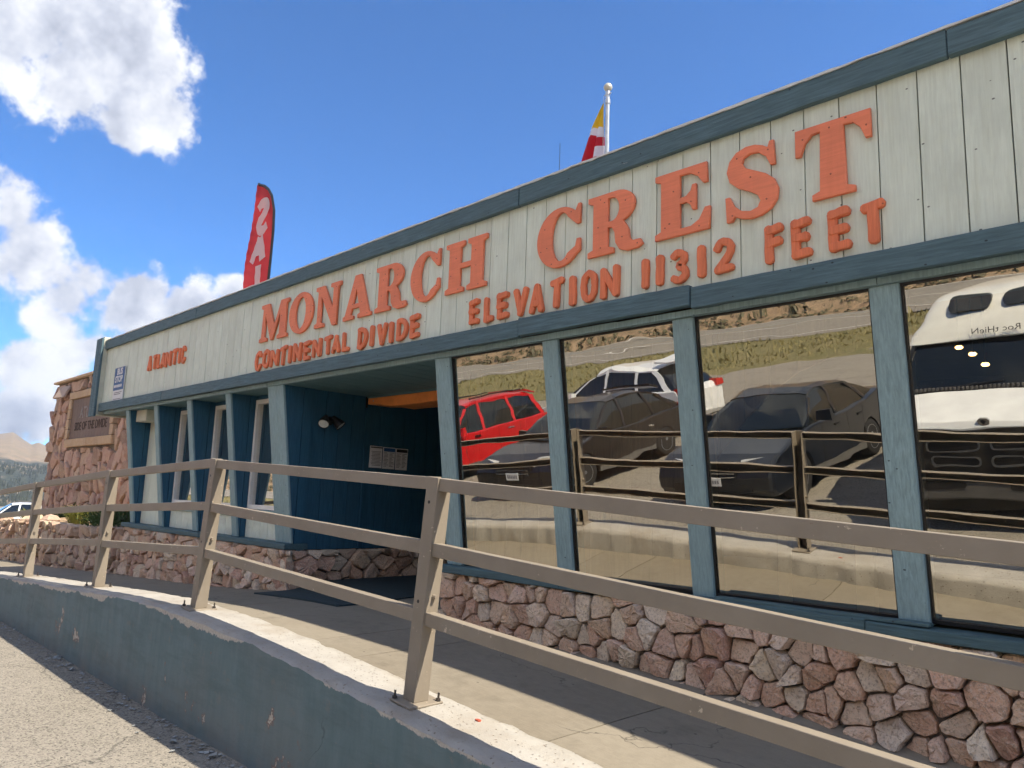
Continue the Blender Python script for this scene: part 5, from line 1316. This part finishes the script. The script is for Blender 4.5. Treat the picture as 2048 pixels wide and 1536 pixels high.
def car(name, label, loc, rotz, S, paint, group=None):
    """S: L, W, r, fw, rw (wheel y), top (lower-body top line rear->front), zb, gh: greenhouse stations (y,z) rear->front, gw base/roof half widths"""
    t = local_thing(name, label, S.get('cat', 'car'), loc, rotz, group)
    prof = [(p[0], p[1]) for p in S['top']] + [(S['nose'], S['zb'] + .1), (S['nose'] - .08, S['zb'])]
    prof += arch_pts(S['fw'], S['r'], S['zb']) + arch_pts(S['rw'], S['r'], S['zb']) + [(S['tail'] + .08, S['zb']), (S['tail'], S['zb'] + .12)]
    body = obj('body', side_shell(MB(), prof, S['W']), paint, t, smooth=False, fix=True)
    bevel(body, 0.02, 2)
    # dark inner wheel wells and sills
    obj('underbody', MB().box(-S['W'] / 2 + .12, S['W'] / 2 - .12, S['tail'] + .15, S['nose'] - .15, S['zb'] - .04, S['zb'] + .25), M['black'], t)
    gh = S['gh']; hb, ht = S['gw']; zb = S['belt']; zt = max(z for _, z in gh)
    def sec(y, z):
        k = max(0.0, min(1, (z - zb) / (zt - zb))); a = lerp(hb, ht, k)
        return [(-hb, y, zb - .03), (-lerp(hb, a, .5) - .01 * k, y, lerp(zb, z, .5)), (-a, y, z - .05 * k), (-a + .12, y, z), (0, y, z + .015 * k), (a - .12, y, z), (a, y, z - .05 * k), (lerp(hb, a, .5) + .01 * k, y, lerp(zb, z, .5)), (hb, y, zb - .03)]
    rings = [sec(y, z) for y, z in gh]
    g_ = MB().loft(rings, caps=True, closed=False)
    gl = obj('windows', g_, M['carglass'], t, smooth=False, fix=True)
    # roof skin and pillars in body colour, a little proud of the glass
    r0, r1 = S['roof']
    rf = MB(); off = .012
    rr_ = []
    for y, z in gh:
        if r0 - .001 <= y <= r1 + .001:
            s = sec(y, z); rr_.append([(s[2][0] - off, y, s[2][2] - .035), (s[2][0] - off, y, s[2][2] + off), (s[3][0], y, s[3][2] + off), (0, y, s[4][2] + off), (s[5][0], y, s[5][2] + off), (s[6][0] + off, y, s[6][2] + off), (s[6][0] + off, y, s[6][2] - .035)])
    rf.loft(rr_, caps=False, closed=False); roof = obj('roof', rf, paint, t, fix=True)
    md = roof.modifiers.new('skin', 'SOLIDIFY'); md.thickness = .02; md.offset = -1
    for (ya, yb, w) in S['pillars']:       # (y at belt, y at roof, width)
        zA = zb - .02; zB = interp(yb, [q[0] for q in gh], [q[1] for q in gh]) - .05
        for sx in (-1, 1):
            p = MB(); o2 = .016
            mid = lambda tt: sx * (lerp(hb, lerp(hb, ht, (zB - zb) / (zt - zb)), tt) + o2)
            p.loft([[(mid(0), ya - w / 2, zA), (mid(0), ya + w / 2, zA), (mid(0) - sx * .03, ya + w / 2, zA), (mid(0) - sx * .03, ya - w / 2, zA)], [(mid(1), yb - w / 2, zB), (mid(1), yb + w / 2, zB), (mid(1) - sx * .03, yb + w / 2, zB), (mid(1) - sx * .03, yb - w / 2, zB)]])
            obj('pillar', p, S.get('pillar_mat', paint), t, fix=True)
    for y in (S['fw'], S['rw']):
        for sx in (-1, 1): wheel(t, sx * (S['W'] / 2 - .115), y, S['r'], .22, sx, 'rim', S.get('spokes', 5))
    n_ = S['nose']; z0 = S['zb']; W = S['W']
    gz = S['grille']      # (z0,z1,halfwidth)
    gr_ = obj('grille', MB().loft([[(-gz[2] * .92, n_ - .05, gz[0]), (gz[2] * .92, n_ - .05, gz[0]), (gz[2], n_ - .09, gz[1]), (-gz[2], n_ - .09, gz[1])], [(-gz[2] * .9, n_ + .022, gz[0]), (gz[2] * .9, n_ + .022, gz[0]), (gz[2] * .98, n_ - .02, gz[1]), (-gz[2] * .98, n_ - .02, gz[1])]]), M['black'], t, fix=True)
    for k in range(3):
        z = lerp(gz[0], gz[1], (k + .6) / 3.2); obj('grille_bar', MB().box(-gz[2] * .88, gz[2] * .88, n_ - .02, n_ + .028 - .012 * k, z, z + .014), M['chrome'], gr_)
    for sx in (-1, 1):
        hz = S['lamp']; x0, x1 = sx * (gz[2] + .02), sx * (W / 2 - .03)
        obj('headlight', MB().hexa([(x0, n_ - .06, hz), (x1, n_ - .30, hz + .02), (x1, n_ - .42, hz + .02), (x0, n_ - .2, hz), (x0, n_ - .07, hz + .10), (x1, n_ - .33, hz + .14), (x1, n_ - .45, hz + .14), (x0, n_ - .22, hz + .10)]), M['lamp'], t, fix=True)
        tz = S['tailz']; obj('tail_lamp', MB().box(min(sx * (W / 2 - .35), sx * (W / 2 - .01)), max(sx * (W / 2 - .35), sx * (W / 2 - .01)), S['tail'] - .015, S['tail'] + .18, tz, tz + .16), M['redlens'], t)
        my = S['mirror']; mi = obj('mirror', MB().loft([[(sx * (W / 2 - .04), my - .05, zb + .02), (sx * (W / 2 - .04), my + .06, zb + .02), (sx * (W / 2 - .04), my + .04, zb + .15), (sx * (W / 2 - .04), my - .05, zb + .15)], [(sx * (W / 2 + .19), my - .06, zb + .01), (sx * (W / 2 + .19), my + .05, zb + .01), (sx * (W / 2 + .17), my + .03, zb + .17), (sx * (W / 2 + .17), my - .06, zb + .17)]]), paint, t, fix=True)
        for dy in S['handles']: obj('door_handle', MB().box(min(sx * (W / 2 - .02), sx * (W / 2 + .025)), max(sx * (W / 2 - .02), sx * (W / 2 + .025)), dy - .09, dy + .09, zb - .15, zb - .12), S.get('handle_mat', M['chrome']), t)
        # door gaps
        for dy in S['gaps']: obj('door_gap', MB().box(min(sx * (W / 2 - .03), sx * (W / 2 + .002)), max(sx * (W / 2 - .03), sx * (W / 2 + .002)), dy - .005, dy + .005, z0 + .12, zb - .03), M['black'], t)
        obj('sill_trim', MB().box(min(sx * (W / 2 - .05), sx * (W / 2 + .004)), max(sx * (W / 2 - .05), sx * (W / 2 + .004)), S['rw'] + S['r'] * 1.2, S['fw'] - S['r'] * 1.2, z0 - .01, z0 + .10), M['greyplastic'], t)
    bz = S['bumper']; obj('bumper_intake', MB().box(-W / 2 + .3, W / 2 - .3, n_ - .06, n_ + .012, bz, bz + .12), M['black'], t)
    pl = obj('license_plate', MB().box(-.155, .155, n_ + .026, n_ + .034, S['plate'], S['plate'] + .155), M['signwhite'], t)
    mbp = MB()
    for k in range(6): mbp.box(-.12 + k * .042, -.092 + k * .042, n_ + .0345, n_ + .036, S['plate'] + .045, S['plate'] + .11)
    obj('plate_print', mbp, M['inkgrey'], pl)
    if S.get('rails'):
        for sx in (-1, 1): obj('roof_rail', MB().tube((sx * (ht - .08), r0 + .2, zt + .06), (sx * (ht - .08), r1 - .25, zt + .055), .022, .022, 8), S.get('rail_mat', M['black']), t)
    if S.get('spoiler'):
        obj('spoiler', MB().hexa([(-ht, r0 - .22, zt - .09), (ht, r0 - .22, zt - .09), (ht, r0 + .1, zt - .02), (-ht, r0 + .1, zt - .02), (-ht, r0 - .24, zt - .06), (ht, r0 - .24, zt - .06), (ht, r0 + .1, zt + .03), (-ht, r0 + .1, zt + .03)]), paint, t, fix=True)
    return t

SUV = dict(W=1.93, r=.37, nose=2.38, tail=-2.38, fw=1.47, rw=-1.43, zb=.30, belt=1.10, top=[(-2.38, .6), (-2.36, 1.0), (-2.25, 1.12), (.9, 1.10), (1.35, 1.07), (2.05, .98), (2.30, .86), (2.38, .68)],
           gh=[(-2.28, 1.12), (-2.15, 1.45), (-1.95, 1.72), (-1.2, 1.79), (-.2, 1.79), (.25, 1.72), (.65, 1.45), (1.0, 1.12)], gw=(.90, .70), roof=(-1.95, .25), pillars=[(.92, .3, .09), (-.05, -.12, .08), (-1.1, -1.1, .09), (-2.2, -1.95, .14)],
           grille=(.62, .86, .42), lamp=.80, tailz=.95, mirror=.78, handles=(.25, -.85), gaps=(.62, -.45, -1.2), bumper=.40, plate=.50, rails=True, spoiler=True, cat='suv')
CROSS = dict(SUV); CROSS.update(belt=1.02, top=[(-2.38, .6), (-2.37, .95), (-2.28, 1.06), (-1.4, 1.06), (.9, 1.02), (1.4, 1.0), (2.0, .91), (2.28, .80), (2.38, .64)],
    gh=[(-2.25, 1.06), (-2.05, 1.27), (-1.7, 1.50), (-1.0, 1.63), (-.3, 1.66), (.15, 1.60), (.65, 1.36), (1.15, 1.04)], gw=(.89, .64), roof=(-1.7, .15), pillars=[(1.05, .2, .07), (-.1, -.2, .07), (-1.15, -1.1, .08), (-2.05, -1.65, .16)], grille=(.58, .80, .45), lamp=.74, mirror=.80, spokes=6, rail_mat=M['black'])
SEDAN = dict(W=1.83, r=.335, nose=2.35, tail=-2.35, fw=1.42, rw=-1.30, zb=.24, belt=.95, top=[(-2.35, .6), (-2.34, .92), (-2.2, 1.05), (-1.75, 1.06), (-1.2, .96), (.8, .93), (1.3, .90), (2.0, .77), (2.28, .66), (2.35, .5)],
             gh=[(-1.85, 1.00), (-1.5, 1.17), (-1.05, 1.37), (-.5, 1.45), (.05, 1.45), (.4, 1.35), (.75, 1.17), (1.1, .95)], gw=(.85, .60), roof=(-1.05, .4), pillars=[(.98, .42, .07), (-.1, -.2, .07), (-1.35, -.98, .12)],
             grille=(.50, .66, .42), lamp=.60, tailz=.80, mirror=.62, handles=(.1, -.85), gaps=(.62, -.35, -1.0), bumper=.30, plate=.38, handle_mat=M['black'])
G0 = -1.56
car('parked_sedan', 'dark blue grey sedan parked facing the shop beside the white van', (-5.52, -2.98, G0), R_(1.5), SEDAN, carpaint('dark slate car paint', (0.008, 0.011, 0.017), 0.1, 0.3))
DARK = dict(CROSS); DARK['rails'] = False
dk = car('parked_suv', 'dark brown suv with front plate parked facing the shop next to the sedan', (-9.68, -3.05, G0), R_(-2), DARK, carpaint('dark brown car paint', (0.012, 0.009, 0.008), 0.1, 0.3))
dk.scale = (1, 1, .90)
RED = dict(SUV)
car('parked_suv', 'bright red suv with black roof rails parked at the left end of the row', (-14.1, -3.45, G0 - .12), R_(1), RED, carpaint('bright red car paint', (0.55, 0.012, 0.014), 0.1, 0.3))
ws_ = car('passing_suv', 'white suv standing crosswise behind the dark parked cars', (-11.75, -7.2, G0), R_(90), dict(DARK), carpaint('white car paint', (0.72, 0.73, 0.73), 0.0, 0.3))
ws_.scale = (1, 1, 1.12)
car('distant_suv', 'dark suv driving on the far road below the hillside', (-62.0, -39.5, -.45), R_(-88), dict(SUV), carpaint('dark bronze paint', (0.045, 0.028, 0.022), 0.4, 0.3))
car('distant_car', 'white car parked far behind the bright grass tuft and low stone wall', (-48.0, 10.3, az(-48.0)), R_(172), dict(SUV), carpaint('pale car paint', (0.70, 0.72, 0.73), 0.0, 0.3))

# high roofed white van, front towards the shop
vn = local_thing('camper_van', 'white high roofed van with black grille parked facing the display windows', 'van', (-2.03, -0.12, G0), R_(0))
m_white = carpaint('white van paint', (0.74, 0.75, 0.74), 0.0, 0.35); m_cap = carpaint('cream fibreglass roof', (0.70, 0.69, 0.62), 0.0, 0.4)
def vsec(y, hw, z0, z1, rnd_=.10, tum=.06):
    """closed cross section of the van body"""
    return [(-hw * .96, y, z0), (-hw, y, z0 + .25), (-hw, y, lerp(z0, z1, .55)), (-hw + tum, y, z1 - rnd_), (-hw + tum + rnd_, y, z1), (0, y, z1 + .015), (hw - tum - rnd_, y, z1), (hw - tum, y, z1 - rnd_), (hw, y, lerp(z0, z1, .55)), (hw, y, z0 + .25), (hw * .96, y, z0)]
body = MB().loft([vsec(-5.2, .95, .35, 1.52), vsec(-1.0, .98, .35, 1.52), vsec(-.62, .97, .38, 1.49, .08, .03), vsec(-.30, .90, .55, 1.34, .09, .02), vsec(-.06, .80, .60, 1.24, .10, .03), vsec(-.02, .76, .62, 1.16, .06, .03)])
b0 = bevel(obj('body', body, m_white, vn, fix=True), .015, 2)
ub = MB().loft([vsec(-5.2, .95, 1.50, 2.10, .05, .06), vsec(-1.35, .95, 1.50, 2.10, .05, .06), vsec(-1.13, .93, 1.50, 2.08, .05, .05)])
obj('upper_body', ub, m_white, vn, fix=True)
# windscreen with dark surround
ws = MB().add([(-.93, -.66, 1.485), (.93, -.66, 1.485), (.84, -1.12, 2.06), (-.84, -1.12, 2.06), (-.93, -1.15, 1.485), (.93, -1.15, 1.485)], [(0, 1, 2, 3), (0, 3, 4), (1, 5, 2)])
obj('windscreen', ws, M['carglass'], vn, fix=True)
for sx in (-1, 1):
    p = MB().loft([[(sx * .925, -.64, 1.47), (sx * .985, -.70, 1.47), (sx * .985, -.78, 1.47), (sx * .93, -.70, 1.47)], [(sx * .84, -1.105, 2.08), (sx * .90, -1.15, 2.08), (sx * .90, -1.23, 2.08), (sx * .845, -1.16, 2.08)]])
    obj('windscreen_pillar', p, M['black'], vn, fix=True)
    obj('side_window', MB().add([(sx * .972, -1.2, 1.52), (sx * .972, -2.1, 1.52), (sx * .925, -2.1, 1.98), (sx * .925, -1.32, 1.98)], [(0, 1, 2, 3)]), M['carglass'], vn)
    obj('mirror', MB().box(min(sx * 1.02, sx * 1.22), max(sx * 1.02, sx * 1.22), -1.02, -.90, 1.50, 1.76), M['black'], vn)
    obj('mirror_arm', MB().tube((sx * .97, -.95, 1.55), (sx * 1.05, -.96, 1.60), .02, .02, 6), M['black'], vn)
    hl = obj('headlight', MB().hexa([(sx * .60, -.035, .78), (sx * .79, -.09, .78), (sx * .79, -.2, .78), (sx * .60, -.2, .78), (sx * .60, -.03, 1.02), (sx * .79, -.09, 1.02), (sx * .79, -.2, 1.02), (sx * .60, -.2, 1.02)]), M['lamp'], vn, fix=True)
    obj('turn_lamp', MB().box(min(sx * .60, sx * .78), max(sx * .60, sx * .78), -.14, -.05, .70, .77), plain('amber lens', (0.55, 0.18, 0.02), .2), vn)
obj('cowl', MB().loft([[(-.93, -.60, 1.478), (.93, -.60, 1.478), (.93, -.70, 1.51), (-.93, -.70, 1.51)], [(-.93, -.60, 1.50), (.93, -.60, 1.50), (.93, -.70, 1.53), (-.93, -.70, 1.53)]]), M['black'], vn, fix=True)
cw = MB()
for k in range(40): xx = lerp(-.85, .85, k / 39); cw.box(xx - .008, xx + .008, -.655, -.60, 1.502, 1.545)
obj('cowl_louvre', cw, M['greyplastic'], vn)
for (xa, xb) in ((-.55, .10), (.15, .75)):
    obj('wiper', MB().tube((xa, -.66, 1.53), (xb, -.72, 1.585), .009, .007, 6).tube((lerp(xa, xb, .35), -.62, 1.52), (lerp(xa, xb, .6), -.70, 1.58), .007, .007, 6), M['black'], vn)
# grille: black panel with four rounded openings and thin bright rims
gp_ = obj('grille', MB().loft([[(-.80, -.10, .60), (.80, -.10, .60), (.80, -.12, 1.17), (-.80, -.12, 1.17)], [(-.77, .005, .62), (.77, .005, .62), (.765, .0, 1.15), (-.765, .0, 1.15)]]), M['greyplastic'], vn, fix=True)
gp_.data.materials[0] = plain('black grille plastic', (0.022, 0.021, 0.020), .45)
def rrect(x0, x1, z0, z1, r, n=4):
    pts = []
    for cx_, cz_, a in ((x1 - r, z1 - r, 0), (x0 + r, z1 - r, 90), (x0 + r, z0 + r, 180), (x1 - r, z0 + r, 270)):
        pts += [(cx_ + r * math.cos(R_(a + 90 * i / n)), cz_ + r * math.sin(R_(a + 90 * i / n))) for i in range(n + 1)]
    return pts
for (x0, x1, z0, z1) in ((-.56, -.045, .925, 1.075), (.045, .56, .925, 1.075), (-.53, -.045, .735, .865), (.045, .53, .735, .865)):
    o_ = rrect(x0, x1, z0, z1, .045); i_ = rrect(x0 + .018, x1 - .018, z0 + .018, z1 - .018, .035); n = len(o_)
    rim = MB().add([(p[0], .004, p[1]) for p in o_] + [(p[0], .022, p[1]) for p in o_] + [(p[0], .022, p[1]) for p in i_] + [(p[0], .0065, p[1]) for p in i_],
                   [(k * n + i, k * n + (i + 1) % n, (k + 1) * n + (i + 1) % n, (k + 1) * n + i) for k in range(3) for i in range(n)])
    rm = obj('grille_rim', rim, plain('dark chrome', (0.30, 0.30, 0.31), .25, .8), gp_, fix=True)
    obj('grille_opening', MB().prism(i_, .006, .0085, 'y'), M['black'], rm, fix=True)
    sl = MB()
    for k in range(2): z = lerp(z0, z1, (k + 1) / 3); sl.box(x0 + .03, x1 - .03, .009, .014, z - .004, z + .004)
    obj('grille_slat', sl, M['black'], rm)
bd = MB().prism([(-.055, 1.255), (-.05, 1.215), (0, 1.185), (.05, 1.215), (.055, 1.255), (.03, 1.275), (-.03, 1.275)], -.075, -.028, 'y')
bo = obj('hood_badge', bd, M['chrome'], vn, fix=True); obj('badge_centre', MB().prism([(-.025, 1.25), (0, 1.205), (.025, 1.25), (0, 1.262)], -.028, -.023, 'y'), M['black'], bo, fix=True)
bu = obj('bumper', MB().loft([[(-.98, -.30, .36), (.98, -.30, .36), (.98, -.30, .60), (-.98, -.30, .60)], [(-.94, .02, .36), (.94, .02, .36), (.96, .02, .60), (-.96, .02, .60)], [(-.80, .10, .38), (.80, .10, .38), (.82, .10, .58), (-.82, .10, .58)]]), M['greyplastic'], vn, fix=True)
bevel(bu, .02, 2)
for (x0, x1) in ((-.62, -.20), (.20, .62)): obj('bumper_slot', MB().prism(rrect(x0, x1, .50, .57, .03), .099, .104, 'y'), M['black'], bu, fix=True)
obj('bumper_trim', MB().box(-.80, .80, .085, .112, .585, .605), M['black'], bu)
obj('air_dam', MB().box(-.85, .85, -.25, -.05, .22, .358), M['black'], vn)
# raised roof
rc = []
for y, hw, zt in ((-5.1, .86, 2.55), (-4.6, .88, 2.66), (-2.2, .88, 2.68), (-1.75, .87, 2.64), (-1.42, .88, 2.48), (-1.20, .91, 2.28), (-1.08, .93, 2.12), (-1.05, .93, 2.09)):
    rc.append([(-hw - .02, y, 2.07), (-hw, y, lerp(2.07, zt, .35)), (-hw * .94, y, lerp(2.07, zt, .75)), (-hw * .78, y, zt - .02), (0, y, zt + .02), (hw * .78, y, zt - .02), (hw * .94, y, lerp(2.07, zt, .75)), (hw, y, lerp(2.07, zt, .35)), (hw + .02, y, 2.07)])
cap_ = obj('raised_roof', MB().loft(rc), m_cap, vn, fix=True); md = cap_.modifiers.new('round', 'SUBSURF'); md.levels = 2; md.render_levels = 2; cap_.data.polygons.foreach_set('use_smooth', [True] * len(cap_.data.polygons))
for (x0, x1) in ((-.50, -.06), (.06, .50)):
    pts = rrect(x0, x1, 2.40, 2.58, .07)
    f = lambda p, d: (p[0], interp(p[1], [2.30, 2.45, 2.60], [-1.195, -1.37, -1.60]) + d, p[1])
    n = len(pts); out_ = [(lerp((x0 + x1) / 2, p[0], 1.06), lerp(2.49, p[1], 1.12)) for p in pts]
    obj('roof_window', MB().add([f(p, .035) for p in pts] + [f(p, -.1) for p in pts], [tuple(range(n))] + [(i, (i + 1) % n, n + (i + 1) % n, n + i) for i in range(n)]), M['carglass'], cap_, fix=True)
tm = text_mesh('Roc tHieN', .11, .001)
tm.transform(Matrix.Translation((.02, -1.055, 2.165)) @ Matrix.Rotation(R_(180), 4, 'Z') @ Matrix.Rotation(R_(70), 4, 'X'))
tm.materials.clear(); tm.materials.append(M['ink']); link('roof_lettering', tm, cap_)
for sx in (-1, 1):
    for y in (-.85, -4.2): wheel(vn, sx * .86, y, .37, .22, sx, 'rim', 8)
vn.scale = (1, 1, .945)

# ------------------------------------------------------------------ thin mountain air
hm = bpy.data.materials.new('mountain haze'); hm.use_nodes = True; nt = hm.node_tree; nt.nodes.clear()
pv = nt.nodes.new('ShaderNodeVolumePrincipled'); pv.inputs['Color'].default_value = (0.62, 0.74, 0.95, 1); pv.inputs['Density'].default_value = 0.0001; pv.inputs['Anisotropy'].default_value = 0.2
ho = nt.nodes.new('ShaderNodeOutputMaterial'); nt.links.new(pv.outputs[0], ho.inputs['Volume'])
hz = stuff(obj('haze', MB().box(-4600, 4600, -4600, 4600, -79, 420), hm))
tag(hz, 'thin blue air between the shop and the far mountains', 'haze')
